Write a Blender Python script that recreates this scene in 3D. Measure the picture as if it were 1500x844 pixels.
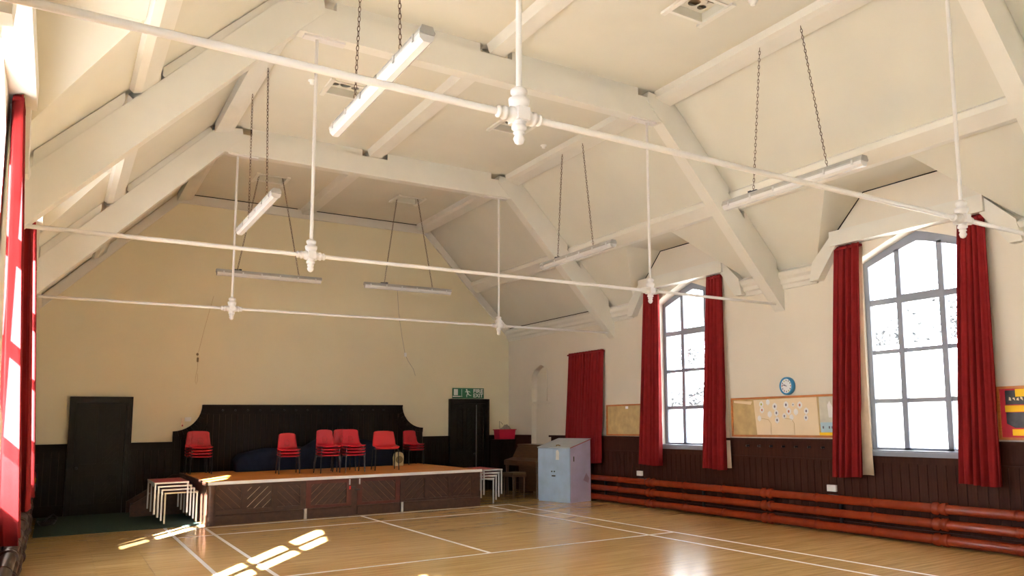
import bpy, bmesh, math, random
from mathutils import Vector, Matrix
random.seed(7)
for o in list(bpy.data.objects): bpy.data.objects.remove(o)
SC = bpy.context.scene
COL = SC.collection
pi = math.pi

# ------------------------------------------------------------------ camera
W = 9.683                       # hall width; far wall y = 0, left wall x = 0
def cam_axes(yaw, pitch, roll):
    y, p, r = map(math.radians, (yaw, pitch, roll))
    f = Vector((math.sin(y)*math.cos(p), math.cos(y)*math.cos(p), math.sin(p)))
    rt = Vector((math.cos(y), -math.sin(y), 0)); up = rt.cross(f)
    return rt*math.cos(r)+up*math.sin(r), up*math.cos(r)-rt*math.sin(r), f
rt, up, fw = cam_axes(34.0636, 6.5935, -.6939)
cam = bpy.data.cameras.new('camera'); camo = bpy.data.objects.new('camera', cam); COL.objects.link(camo)
camo.matrix_world = Matrix(((rt.x, up.x, -fw.x, .4094), (rt.y, up.y, -fw.y, -17.3648), (rt.z, up.z, -fw.z, 1.5828), (0, 0, 0, 1)))
cam.sensor_width = 36; cam.lens = 1158.23/1500*36
cam.shift_x = (750-865.18)/1500; cam.shift_y = (483.75-422)/1500
cam.clip_start = .05; cam.clip_end = 500
SC.camera = camo

# ------------------------------------------------------------------ sky, sun, exposure
wd = bpy.data.worlds.new('sky'); SC.world = wd; wd.use_nodes = True
bg = wd.node_tree.nodes['Background']; bg.inputs[0].default_value = (.86, .93, 1, 1); bg.inputs[1].default_value = 7.5
sun = bpy.data.lights.new('sun', 'SUN'); sun.energy = 290; sun.angle = math.radians(.6); sun.color = (1, .98, .955)
suno = bpy.data.objects.new('sun', sun); COL.objects.link(suno)
el = math.radians(28.0)
sd = Vector((.553*math.cos(el), .833*math.cos(el), -math.sin(el)))
suno.rotation_euler = sd.to_track_quat('-Z', 'Y').to_euler()
suno.location = (-20, -40, 25)
BAYS = (-6.67, -11.19, -15.71)
for side in (0, 1):             # portals only guide the sky light through the windows
    for yc in BAYS:
        a = bpy.data.lights.new('window_portal', 'AREA'); a.shape = 'RECTANGLE'; a.size = 3.0; a.size_y = 1.75
        a.cycles.is_portal = True
        o = bpy.data.objects.new('window_portal', a); COL.objects.link(o)
        o.location = (-.3 if side == 0 else W+.3, yc, 2.6)
        o.rotation_euler = (0, -pi/2 if side == 0 else pi/2, 0)
vs = SC.view_settings
vs.view_transform = 'Standard'; vs.look = 'None'; vs.exposure = 0.28; vs.gamma = 1; vs.use_curve_mapping = False

# ------------------------------------------------------------------ materials
def nd(nt, t, **k):
    n = nt.nodes.new(t)
    for a, b in k.items(): setattr(n, a, b)
    return n
def mat(name, col, rough=.6, var=.08, scale=3.0, bump=0.0, bscale=40.0, metal=0.0, coat=0.0, spec=.5, stretch=None, detail=4.0):
    m = bpy.data.materials.new(name); m.use_nodes = True; nt = m.node_tree; b = nt.nodes['Principled BSDF']
    tc = nd(nt, 'ShaderNodeTexCoord'); src = tc.outputs['Object']
    if stretch:
        mp = nd(nt, 'ShaderNodeMapping'); mp.inputs['Scale'].default_value = stretch; nt.links.new(src, mp.inputs[0]); src = mp.outputs[0]
    nz = nd(nt, 'ShaderNodeTexNoise'); nz.inputs['Scale'].default_value = scale; nz.inputs['Detail'].default_value = detail
    nt.links.new(src, nz.inputs['Vector'])
    cr = nd(nt, 'ShaderNodeValToRGB'); cr.color_ramp.elements[0].position = .3; cr.color_ramp.elements[1].position = .7
    c = Vector(col); lo = c*(1-var); hi = c*(1+var)
    cr.color_ramp.elements[0].color = (*lo, 1); cr.color_ramp.elements[1].color = (min(hi.x, 1), min(hi.y, 1), min(hi.z, 1), 1)
    nt.links.new(nz.outputs[0], cr.inputs[0]); nt.links.new(cr.outputs[0], b.inputs['Base Color'])
    b.inputs['Roughness'].default_value = rough; b.inputs['Metallic'].default_value = metal
    b.inputs['Specular IOR Level'].default_value = spec; b.inputs['Coat Weight'].default_value = coat; b.inputs['Coat Roughness'].default_value = .12
    if bump:
        n2 = nd(nt, 'ShaderNodeTexNoise'); n2.inputs['Scale'].default_value = bscale; nt.links.new(src, n2.inputs['Vector'])
        bp = nd(nt, 'ShaderNodeBump'); bp.inputs['Strength'].default_value = bump; bp.inputs['Distance'].default_value = .01
        nt.links.new(n2.outputs[0], bp.inputs['Height']); nt.links.new(bp.outputs[0], b.inputs['Normal'])
    return m
def fabric(name, col, trans=.25, rough=.9):
    m = mat(name, col, rough, .12, 6, .25, 250, spec=.15); nt = m.node_tree; b = nt.nodes['Principled BSDF']
    t = nd(nt, 'ShaderNodeBsdfTranslucent'); t.inputs[0].default_value = (*col, 1)
    mx = nd(nt, 'ShaderNodeMixShader'); mx.inputs[0].default_value = trans
    nt.links.new(b.outputs[0], mx.inputs[1]); nt.links.new(t.outputs[0], mx.inputs[2])
    nt.links.new(mx.outputs[0], nt.nodes['Material Output'].inputs[0])
    return m
def planks(name, c1, c2, cm, rough, coat, bw, rh, scale=1.0):
    m = bpy.data.materials.new(name); m.use_nodes = True; nt = m.node_tree; b = nt.nodes['Principled BSDF']
    tc = nd(nt, 'ShaderNodeTexCoord')
    br = nd(nt, 'ShaderNodeTexBrick'); br.offset = .37; br.inputs['Scale'].default_value = scale
    br.inputs['Brick Width'].default_value = bw; br.inputs['Row Height'].default_value = rh
    br.inputs['Mortar Size'].default_value = .0012; br.inputs['Mortar Smooth'].default_value = .3; br.inputs['Bias'].default_value = 0
    for i, c in enumerate((c1, c2, cm)): br.inputs[i+1].default_value = (*c, 1)
    nt.links.new(tc.outputs['Object'], br.inputs['Vector'])
    mp = nd(nt, 'ShaderNodeMapping'); mp.inputs['Scale'].default_value = (.7, 9, 1); nt.links.new(tc.outputs['Object'], mp.inputs[0])
    nz = nd(nt, 'ShaderNodeTexNoise'); nz.inputs['Scale'].default_value = 2.2; nz.inputs['Detail'].default_value = 6; nt.links.new(mp.outputs[0], nz.inputs['Vector'])
    cr = nd(nt, 'ShaderNodeValToRGB'); cr.color_ramp.elements[0].color = (.72, .70, .66, 1); cr.color_ramp.elements[1].color = (1.12, 1.12, 1.12, 1)
    cr.color_ramp.elements[0].position = .3; cr.color_ramp.elements[1].position = .65
    nt.links.new(nz.outputs[0], cr.inputs[0])
    mx = nd(nt, 'ShaderNodeMix', data_type='RGBA', blend_type='MULTIPLY'); mx.inputs[0].default_value = .8
    nt.links.new(br.outputs[0], mx.inputs[6]); nt.links.new(cr.outputs[0], mx.inputs[7])
    nt.links.new(mx.outputs[2], b.inputs['Base Color'])
    b.inputs['Roughness'].default_value = rough; b.inputs['Coat Weight'].default_value = coat; b.inputs['Coat Roughness'].default_value = .1
    n2 = nd(nt, 'ShaderNodeTexNoise'); n2.inputs['Scale'].default_value = 3; nt.links.new(tc.outputs['Object'], n2.inputs['Vector'])
    bp = nd(nt, 'ShaderNodeBump'); bp.inputs['Strength'].default_value = .08; bp.inputs['Distance'].default_value = .02
    nt.links.new(n2.outputs[0], bp.inputs['Height']); nt.links.new(bp.outputs[0], b.inputs['Coat Normal'])
    return m
def pane_mat(name, frost):
    m = bpy.data.materials.new(name); m.use_nodes = True; nt = m.node_tree; nt.nodes.remove(nt.nodes['Principled BSDF'])
    tr = nd(nt, 'ShaderNodeBsdfTransparent'); tr.inputs[0].default_value = (.96, .98, 1, 1)
    gl = nd(nt, 'ShaderNodeBsdfGlossy'); gl.inputs['Roughness'].default_value = .03
    tl = nd(nt, 'ShaderNodeBsdfTranslucent'); tl.inputs[0].default_value = (.95, .97, 1, 1)
    nz = nd(nt, 'ShaderNodeTexNoise'); nz.inputs['Scale'].default_value = 60
    mr = nd(nt, 'ShaderNodeMapRange'); mr.inputs['To Min'].default_value = frost*.8; mr.inputs['To Max'].default_value = min(1, frost*1.2)
    nt.links.new(nz.outputs[0], mr.inputs['Value'])
    m1 = nd(nt, 'ShaderNodeMixShader'); nt.links.new(mr.outputs[0], m1.inputs[0]); nt.links.new(tr.outputs[0], m1.inputs[1]); nt.links.new(tl.outputs[0], m1.inputs[2])
    m2 = nd(nt, 'ShaderNodeMixShader'); m2.inputs[0].default_value = .04; nt.links.new(m1.outputs[0], m2.inputs[1]); nt.links.new(gl.outputs[0], m2.inputs[2])
    nt.links.new(m2.outputs[0], nt.nodes['Material Output'].inputs[0])
    return m
M = dict(
    wall=mat('cream_yellow_wall_paint', (.77, .705, .51), .75, .035, .9, .12, 30),
    wall2=mat('pale_cream_wall_paint', (.71, .65, .56), .75, .035, .9, .12, 30),
    ceil=mat('warm_white_ceiling_paint', (.635, .61, .53), .75, .03, 1.2, .1, 20),
    beam=mat('white_beam_paint', (.71, .685, .625), .42, .03, 2.5, .1, 15),
    iron=mat('white_iron_paint', (.68, .65, .64), .4, .03, 8),
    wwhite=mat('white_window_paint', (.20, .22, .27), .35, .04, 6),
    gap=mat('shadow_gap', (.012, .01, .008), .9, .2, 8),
    dark=mat('shaded_stained_wood', (.0085, .0052, .0032), .45, .35, 5, .15, 60, stretch=(6, 6, .6), spec=.10),  # same wainscot wood, darkened in the colour for the dimmer end wall
    doorw=mat('dark_door_wood', (.0085, .0065, .004), .38, .35, 5, .15, 60, stretch=(6, 6, .6), spec=.18),
    seam3=mat('faint_lit_wood_seam', (.055, .032, .018), .7, .5, 3),  # faint groove highlight put into the seam colour
    brown=mat('brown_stained_wood', (.036, .0115, .0068), .5, .25, 5, .15, 60, stretch=(6, 6, .6), spec=.09),
    seam=mat('lit_bare_wood_seam', (.20, .10, .055), .7, .5, 3), seam2=mat('pale_lit_bare_wood_seam', (.62, .50, .36), .7, .3, 3),  # worn bare wood seams, lightened in colour for grooves catching light
    stagew=mat('stage_front_wood', (.052, .022, .013), .42, .3, 5, .15, 60, stretch=(3, 3, 3), spec=.3),
    redwood=mat('reddish_panel_wood', (.085, .020, .012), .42, .3, 6, .15, 60, spec=.3),
    floor=planks('maple_strip_floor', (.66, .425, .17), (.585, .36, .135), (.36, .2, .075), .26, .4, 1.4, .07),
    deck=planks('orange_stage_boards', (.62, .215, .030), (.54, .18, .024), (.25, .08, .015), .5, .0, 2.2, .12),
    line=mat('white_floor_line', (.78, .74, .70), .35, .06, 20),
    carpet=mat('green_carpet', (.032, .052, .042), 1.0, .25, 60, .4, 400, spec=.1),
    pipe=mat('oxide_red_pipe_paint', (.175, .022, .007), .2, .12, 6, spec=.3),
    pipe2=mat('shaded_red_pipe_paint', (.045, .017, .010), .35, .15, 6, spec=.35),  # same oxide-red pipes, with the left wall's shade put into the colour
    curtain=fabric('red_curtain_cloth', (.175, .0095, .010), .06),
    lining=fabric('cream_curtain_lining', (.62, .52, .40), .3),
    redpl=mat('red_polypropylene', (.43, .0045, .016), .36, .06, 4),
    redpl2=mat('red_polypropylene_wide', (.46, .005, .010), .36, .06, 4),
    reddk=mat('dark_red_moulding', (.33, .004, .010), .5, .06, 4),
    black=mat('black_leg_enamel', (.010, .010, .012), .35, .2, 40),
    chrome=mat('worn_bright_metal', (.55, .55, .56), .3, .1, 20, metal=.8),
    tabred=mat('red_laminate', (.36, .012, .030), .35, .05, 5),
    tabwhite=mat('white_grey_enamel', (.66, .67, .69), .4, .05, 9),
    tabcream=mat('cream_edge', (.60, .55, .42), .4, .05, 9),
    blue=mat('powder_blue_paint', (.42, .57, .78), .45, .10, 3.5),
    lilac=mat('lilac_paint', (.57, .52, .75), .45, .10, 3.5),
    lid=mat('pale_blue_grey_paint', (.47, .54, .62), .42, .06, 3.5),
    redline=mat('red_edge_paint', (.4, .03, .04), .5, .1, 5),
    navy=mat('navy_cover_cloth', (.006, .010, .028), .8, .25, 4, .3, 30, spec=.2),
    piano=mat('brown_piano_wood', (.075, .034, .015), .28, .3, 5, stretch=(6, 1, 6), coat=.3),
    redbox=mat('crimson_plastic', (.40, .006, .035), .4, .06, 4),
    grey=mat('grey_cloth', (.30, .27, .24), .9, .2, 12),
    green=mat('exit_sign_green', (.010, .12, .055), .45, .04, 5),
    white=mat('white_plastic', (.80, .80, .78), .4, .03, 6),
    lampgrey=mat('grey_lamp_housing', (.33, .32, .30), .5, .05, 9),
    diffuser=mat('white_lamp_diffuser', (.62, .61, .61), .22, .02, 4),
    chain=mat('rusty_chain', (.10, .055, .035), .5, .3, 60, metal=.5),
    plug=mat('dark_blue_plug', (.010, .014, .03), .5, .1, 20),
    bluepl=mat('blue_clock_plastic', (.025, .20, .40), .35, .05, 6),
    cork=mat('tan_pinboard', (.50, .36, .17), .85, .16, 7, .2, 80),
    orange=mat('orange_wood_frame', (.45, .15, .035), .45, .18, 6, stretch=(2, 2, 9)),
    orangep=mat('orange_border_paper', (.80, .27, .02), .7, .08, 6),
    paper=mat('cream_backing_paper', (.78, .64, .46), .8, .05, 3),
    paper2=mat('pale_grey_paper', (.62, .60, .52), .8, .15, 5),
    paperb=mat('light_blue_paper', (.42, .58, .68), .8, .08, 6),
    paperw=mat('white_paper', (.80, .79, .80), .7, .04, 8),
    yellow=mat('yellow_paper', (.85, .52, .01), .7, .04, 6),
    crimson=mat('red_backing_paper', (.50, .025, .045), .8, .12, 8),
    photo=mat('dark_picture', (.035, .03, .032), .4, .6, 9),
    ink=mat('dark_ink', (.13, .12, .17), .7, .1, 9),
    inkr=mat('red_ink', (.5, .16, .10), .7, .1, 9),
    inkg=mat('green_ink', (.38, .42, .05), .7, .1, 9),
    cream=mat('cream_plastic', (.70, .60, .32), .4, .06, 8),
    tan=mat('brown_grille', (.24, .17, .07), .6, .2, 60),
    extred=mat('extinguisher_red', (.5, .012, .012), .3, .06, 5),
    brick=mat('pale_render', (.75, .70, .62), .9, .1, 3),
    slate=mat('pale_roof_slates', (.62, .61, .62), .7, .15, 6),
    leaf=mat('winter_leaves', (.002, .002, .002), .9, .4, 6),
    bark=mat('bark', (.002, .002, .002), .9, .3, 12),
    ground=mat('pale_paving', (.50, .47, .42), .9, .15, 2),
    clear=pane_mat('clear_window_glass', .02), frosted=pane_mat('frosted_window_glass', .6),
)

# ------------------------------------------------------------------ mesh helpers
class MB:
    def __init__(s): s.v = []; s.f = []; s.sm = []
    def add(s, vs, fs, smooth=False):
        n = len(s.v); s.v += [tuple(v) for v in vs]; s.f += [tuple(i+n for i in f) for f in fs]; s.sm += [smooth]*len(fs); return s
    def box(s, x0, x1, y0, y1, z0, z1):
        x0, x1 = sorted((x0, x1)); y0, y1 = sorted((y0, y1)); z0, z1 = sorted((z0, z1))
        return s.add([(x0, y0, z0), (x1, y0, z0), (x1, y1, z0), (x0, y1, z0), (x0, y0, z1), (x1, y0, z1), (x1, y1, z1), (x0, y1, z1)],
                     [(3, 2, 1, 0), (4, 5, 6, 7), (0, 1, 5, 4), (1, 2, 6, 5), (2, 3, 7, 6), (3, 0, 4, 7)])
    def prism(s, pts, d):                      # polygon (3d, planar, convex) pushed by vector d
        n = len(pts); d = Vector(d); a = [Vector(p) for p in pts]
        nrm = sum(((a[i]-a[0]).cross(a[(i+1) % n]-a[0]) for i in range(n)), Vector())
        if nrm.dot(d) > 0: a = a[::-1]
        vs = a+[p+d for p in a]
        fs = [tuple(range(n)), tuple(range(2*n-1, n-1, -1))]+[(i, i+n, (i+1) % n+n, (i+1) % n) for i in range(n)]
        return s.add(vs, fs)
    def tube(s, pts, r, seg=8, cap=True):
        pts = [Vector(p) for p in pts]; n = len(pts); rings = []
        rr = r if isinstance(r, (list, tuple)) else [r]*n
        ref = None
        for i, p in enumerate(pts):
            t = (pts[min(i+1, n-1)]-pts[max(i-1, 0)]).normalized()
            if ref is None: ref = t.orthogonal().normalized()
            u = (ref-t*ref.dot(t))
            u = u.normalized() if u.length > 1e-6 else t.orthogonal().normalized()
            ref = u; w = t.cross(u)
            rings.append([p+(u*math.cos(2*pi*k/seg)+w*math.sin(2*pi*k/seg))*rr[i] for k in range(seg)])
        vs = [v for q in rings for v in q]; fs = []
        for i in range(n-1):
            for k in range(seg):
                a = i*seg+k; b = i*seg+(k+1) % seg; fs.append((a, b, b+seg, a+seg))
        s.add(vs, fs, True)
        if cap: s.add(rings[0], [tuple(range(seg-1, -1, -1))]); s.add(rings[-1], [tuple(range(seg))])
        return s
    def lathe(s, prof, org, axis='z', seg=14):  # prof: (r, h)
        o = Vector(org); vs = []; fs = []
        ax = {'x': (Vector((0, 1, 0)), Vector((0, 0, 1)), Vector((1, 0, 0))), 'y': (Vector((0, 0, 1)), Vector((1, 0, 0)), Vector((0, 1, 0))), 'z': (Vector((1, 0, 0)), Vector((0, 1, 0)), Vector((0, 0, 1)))}[axis]
        for r, h in prof:
            for k in range(seg):
                a = 2*pi*k/seg; vs.append(o+ax[0]*r*math.cos(a)+ax[1]*r*math.sin(a)+ax[2]*h)
        for i in range(len(prof)-1):
            for k in range(seg):
                a = i*seg+k; b = i*seg+(k+1) % seg; fs.append((a, b, b+seg, a+seg))
        s.add(vs, fs, True)
        m = len(prof)-1
        s.add(vs[:seg], [tuple(range(seg-1, -1, -1))]); s.add(vs[m*seg:], [tuple(range(seg))])
        return s
    def mesh(s, name, m):
        me = bpy.data.meshes.new(name); me.from_pydata(s.v, [], s.f); me.polygons.foreach_set('use_smooth', s.sm); me.materials.append(m); me.update(); return me
    def build(s, name, m, parent=None, loc=None, rz=0):
        return link(name, s.mesh(name, m), parent, loc, rz)
def link(name, me, parent=None, loc=None, rz=0):
    o = bpy.data.objects.new(name, me); COL.objects.link(o)
    if parent: o.parent = parent
    if loc: o.location = loc
    if rz: o.rotation_euler = (0, 0, rz)
    return o
def tag(o, label, cat, group=None):
    o['label'] = label; o['category'] = cat
    if group: o['group'] = group
    return o
def thing(name, label, cat, loc=(0, 0, 0), rz=0, group=None):
    o = bpy.data.objects.new(name, None); COL.objects.link(o); o.location = loc; o.rotation_euler = (0, 0, rz); o.empty_display_size = .1
    return tag(o, label, cat, group)
def struct(o): o['kind'] = 'structure'; return o
def copy_tree(o, parent=None):
    c = o.copy(); COL.objects.link(c); c.parent = parent
    for ch in list(o.children): copy_tree(ch, c)
    return c
def filled(name, outer, holes, fn, m, th):
    """polygon with holes in 2-d; fn(u, v, d) gives the 3-d point; th is the depth"""
    bm = bmesh.new(); loops = []
    for lp in [outer]+holes:
        vs = [bm.verts.new((u, v, 0)) for u, v in lp]; loops.append(vs)
        for i in range(len(vs)): bm.edges.new((vs[i], vs[(i+1) % len(vs)]))
    bmesh.ops.triangle_fill(bm, use_beauty=True, use_dissolve=False, edges=bm.edges[:])
    bm.verts.index_update()
    P = [(v.co.x, v.co.y) for v in bm.verts]; F = [tuple(v.index for v in f.verts) for f in bm.faces]; n = len(P)
    L = [[v.index for v in lp] for lp in loops]; bm.free()
    vs = [fn(u, v, 0) for u, v in P]+[fn(u, v, th) for u, v in P]
    fs = F+[tuple(i+n for i in f[::-1]) for f in F]
    for lp in L: fs += [(lp[i], lp[(i+1) % len(lp)], lp[(i+1) % len(lp)]+n, lp[i]+n) for i in range(len(lp))]
    me = bpy.data.meshes.new(name); me.from_pydata([tuple(v) for v in vs], [], fs); me.materials.append(m)
    bm = bmesh.new(); bm.from_mesh(me); bmesh.ops.recalc_face_normals(bm, faces=bm.faces[:]); bm.to_mesh(me); bm.free()
    return me
def clip(poly, nx, ny, c, keep_less):
    out = []
    for i in range(len(poly)):
        a = poly[i]; b = poly[(i+1) % len(poly)]
        da = a[0]*nx+a[1]*ny-c; db = b[0]*nx+b[1]*ny-c
        if not keep_less: da, db = -da, -db
        if da <= 0: out.append(a)
        if (da < 0 < db) or (db < 0 < da):
            t = da/(da-db); out.append((a[0]+(b[0]-a[0])*t, a[1]+(b[1]-a[1])*t))
    return out
def diag_boards(x0, x1, z0, z1, y, up_right, w, m, parent, th=.012, gap=.006, out=-1):
    """chevron boards: diagonal strips filling the rectangle, each board its own object"""
    nx, nz = (-.7071, .7071) if up_right else (.7071, .7071)
    cs = [p[0]*nx+p[1]*nz for p in ((x0, z0), (x1, z0), (x1, z1), (x0, z1))]
    c = min(cs)
    while c < max(cs):
        q = clip(clip([(x0, z0), (x1, z0), (x1, z1), (x0, z1)], nx, nz, c+gap/2, False), nx, nz, c+w-gap/2, True)
        c += w
        if len(q) < 3: continue
        ar = abs(sum(q[i][0]*q[(i+1) % len(q)][1]-q[(i+1) % len(q)][0]*q[i][1] for i in range(len(q))))/2
        if ar < 4e-4: continue
        MB().prism([(a, y, b) for a, b in q], (0, out*th, 0)).build('board', m, parent)
def text_mesh(s, size, m, name, bold=0.0):
    cu = bpy.data.curves.new(name, 'FONT'); cu.body = s; cu.size = size; cu.extrude = .001; cu.offset = bold; cu.resolution_u = 3
    o = bpy.data.objects.new(name, cu); COL.objects.link(o)
    me = bpy.data.meshes.new_from_object(o.evaluated_get(bpy.context.evaluated_depsgraph_get()))
    bpy.data.objects.remove(o); me.materials.clear(); me.materials.append(m); return me

# ------------------------------------------------------------------ hall shell
YN = -18.0                       # unseen near end of the hall, placed close to cut light near the camera
TRUSS = (-4.413, -8.918, -13.459)
m_ = 1.0445; ZP = 3.90; ZC = 6.22; XC = (ZC-ZP)/m_
HB, HT, VZ = 1.52, .64, 4.75     # dormer vault: half width at plate, at top, top height
XV = (VZ-ZP)/m_
WH, SILL, SPR, APX = .86, 1.12, 3.77, 4.08
def mirror(side, x): return x if side == 0 else W-x
def arch(yc, hw, sill, spr, apx):
    p = [(yc-hw, sill), (yc+hw, sill), (yc+hw, spr)]
    for k in range(1, 6):
        t = k/5; p.append((yc+hw*(1-t), spr+(apx-spr)*(1-(1-t)**1.12)))
    for k in range(4, -1, -1):
        t = k/5; p.append((yc-hw*(1-t), spr+(apx-spr)*(1-(1-t)**1.12)))
    return p
struct(MB().box(-.4, W+.4, YN-.3, .3, -.2, 0).build('floor', M['floor']))
def wall_side(side):
    top = []
    for yc in BAYS: top += [(yc+HB, ZP), (yc+HT, VZ), (yc-HT, VZ), (yc-HB, ZP)]
    outer = [(0, 0), (0, ZP)]+top+[(YN, ZP), (YN, 0)]
    holes = [arch(yc, WH, SILL, SPR, APX) for yc in BAYS]
    if side == 1:                # blocked pointed niche beside the end wall
        holes.append([(-1.14, .02), (-2.05, .02), (-2.05, 2.66), (-1.86, 2.80), (-1.57, 2.90), (-1.28, 2.79), (-1.14, 2.64)])
    sg = -1 if side == 0 else 1
    me = filled('wall', outer, holes, lambda u, v, d: (mirror(side, 0)+sg*d, u, v), M['wall2'], .27)
    return struct(link('wall_left' if side == 0 else 'wall_right', me))
WL = wall_side(0); WR = wall_side(1)
nb = struct(MB().box(W+.14, W+.2, -2.3, -.9, 0, 3.1).build('wall_niche', M['wall2']))
MB().box(W+.02, W+.14, -2.045, -1.145, 2.02, 2.06).build('niche_shelf', M['wall2'], nb)
MB().box(W+.115, W+.14, -1.63, -1.55, 2.06, 2.84).build('niche_mullion', M['wall2'], nb)
MB().box(W+.118, W+.14, -2.045, -1.145, .02, 1.9).build('niche_panel', M['wall2'], nb)
endpoly = [(0, 0), (W, 0), (W, ZP), (W-XC, ZC), (XC, ZC), (0, ZP)]
WF = struct(link('wall_far', filled('wall_far', endpoly, [], lambda u, v, d: (u, d, v), M['wall'], .3)))
struct(link('wall_near', filled('wall_near', endpoly, [], lambda u, v, d: (u, YN-d, v), M['wall'], .3)))
# ceiling: flat middle, two slopes with dormer notches, dormer vaults
VENTS = [(3.55, -6.72), (6.15, -6.72), (6.2, -11.05), (3.56, -1.95), (6.27, -1.95)]
vh = [[(x-.24, y-.2), (x+.24, y-.2), (x+.24, y+.2), (x-.24, y+.2)] for x, y in VENTS]
CE = struct(link('ceiling', filled('ceiling', [(XC, 0), (W-XC, 0), (W-XC, YN), (XC, YN)], vh, lambda u, v, d: (u, v, ZC+d), M['ceil'], .2)))
for side in (0, 1):
    out = [(XC, .1), (-.3, .1)]
    hx = lambda x: HB-(HB-HT)*x/XV
    for yc in BAYS: out += [(-.3, yc+hx(-.3)), (XV, yc+HT), (XV, yc-HT), (-.3, yc-hx(-.3))]
    out += [(-.3, YN-.1), (XC, YN-.1)]
    me = filled('slope', out, [], lambda u, v, d: (mirror(side, u-d*.7), v, ZP+u*m_+d*.7), M['ceil'], .15)
    sl = struct(link('ceiling_slope_left' if side == 0 else 'ceiling_slope_right', me))
    for yc in BAYS:
        mb = MB(); X = lambda x: mirror(side, x)
        for s in (1, -1):
            mb.prism([(X(0), yc+s*HB, ZP), (X(XV), yc+s*HT, VZ), (X(-.36), yc+s*HT, VZ), (X(-.36), yc+s*HB, ZP)], (0, s*.1, .1))
        mb.prism([(X(-.36), yc-HT, VZ), (X(XV+.02), yc-HT, VZ), (X(XV+.02), yc+HT, VZ), (X(-.36), yc+HT, VZ)], (0, 0, .12))
        mb.build('dormer_vault', M['ceil'], sl)
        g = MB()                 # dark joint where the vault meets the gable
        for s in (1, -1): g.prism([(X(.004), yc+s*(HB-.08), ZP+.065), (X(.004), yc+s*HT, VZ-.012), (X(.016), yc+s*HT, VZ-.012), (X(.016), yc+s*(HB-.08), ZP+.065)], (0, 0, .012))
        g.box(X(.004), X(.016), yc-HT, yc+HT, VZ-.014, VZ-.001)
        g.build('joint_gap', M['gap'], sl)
# trims
TN = [0]
def trim(mb, m='beam'):
    TN[0] += 1; return struct(mb.build('trim_%d' % TN[0], M[m]))
segs = [(-.04, TRUSS[0]+.07), (TRUSS[0]-.07, TRUSS[1]+.07), (TRUSS[1]-.07, TRUSS[2]+.07), (TRUSS[2]-.07, YN+.02)]
for a, b in segs:
    trim(MB().prism([(4.58, a, ZC), (4.86, a, ZC), (4.82, a, 6.11), (4.62, a, 6.11)], (0, b-a, 0)))
    for side in (0, 1):
        X = lambda x: mirror(side, x)
        trim(MB().prism([(X(2.21), a, 6.21), (X(2.47), a, 6.22), (X(2.47), a, 6.12), (X(2.40), a, 6.09), (X(2.21), a, 6.05)], (0, b-a, 0)))
        k = 1/math.sqrt(1+m_*m_); nxp, nzp = m_*k, -k      # lower purlin hugging the slope
        def on(x, d): return (X(x+nxp*d), a, ZP+m_*x+nzp*d)
        trim(MB().prism([on(.83, 0), on(.83, .05), on(.87, .09), on(1.0, .09), on(1.04, .05), on(1.04, 0)], (0, b-a, 0)))
def cornice(side, a, b):
    X = lambda x: mirror(side, x)
    pr = [(0, 3.58), (.03, 3.58), (.04, 3.64), (.07, 3.66), (.075, 3.72), (.11, 3.76), (.12, 3.80), (.12, 3.83), (0, 3.89)]
    trim(MB().prism([(X(x), a, z) for x, z in pr], (0, b-a, 0)))
for side in (0, 1):
    edges = [-.02]
    for yc in BAYS: edges += [yc+HB-.02, yc-HB+.02]
    edges += [YN+.02]
    for i in range(0, len(edges), 2): cornice(side, edges[i], edges[i+1])
    X = lambda x: mirror(side, x)
    for yc in BAYS:
        trim(MB().box(X(.001), X(.17), yc-1.14, yc+1.14, 4.04, 4.25))
        for s in (1, -1):
            q = [(yc+s*1.56, 3.60), (yc+s*1.40, 3.60), (yc+s*1.06, 4.05), (yc+s*1.13, 4.22), (yc+s*1.50, 3.87)]
            trim(MB().prism([(X(0), y, z) for y, z in q], (.13 if side == 0 else -.13, 0, 0)))
# rake boards on the end wall
rk = MB()
for side in (0, 1):
    X = lambda x: mirror(side, x)
    rk.prism([(X(0), -.001, ZP-.03), (X(XC), -.001, ZC-.02), (X(XC+.03), -.001, ZC-.2), (X(0), -.001, ZP-.26)], (0, -.06, 0))
rk.box(XC, W-XC, -.001, -.06, ZC-.19, ZC-.015)
RK = trim(rk)
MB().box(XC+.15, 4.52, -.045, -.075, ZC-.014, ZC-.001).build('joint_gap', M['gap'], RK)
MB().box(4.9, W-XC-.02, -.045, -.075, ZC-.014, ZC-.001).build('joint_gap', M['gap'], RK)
MB().prism([(W-.123, -.3, 3.865), (W-.123, -3.9, 3.865), (W-.123, -3.9, 3.88), (W-.123, -.3, 3.88)], (-.006, 0, 0)).build('joint_gap', M['gap'], RK)

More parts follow.
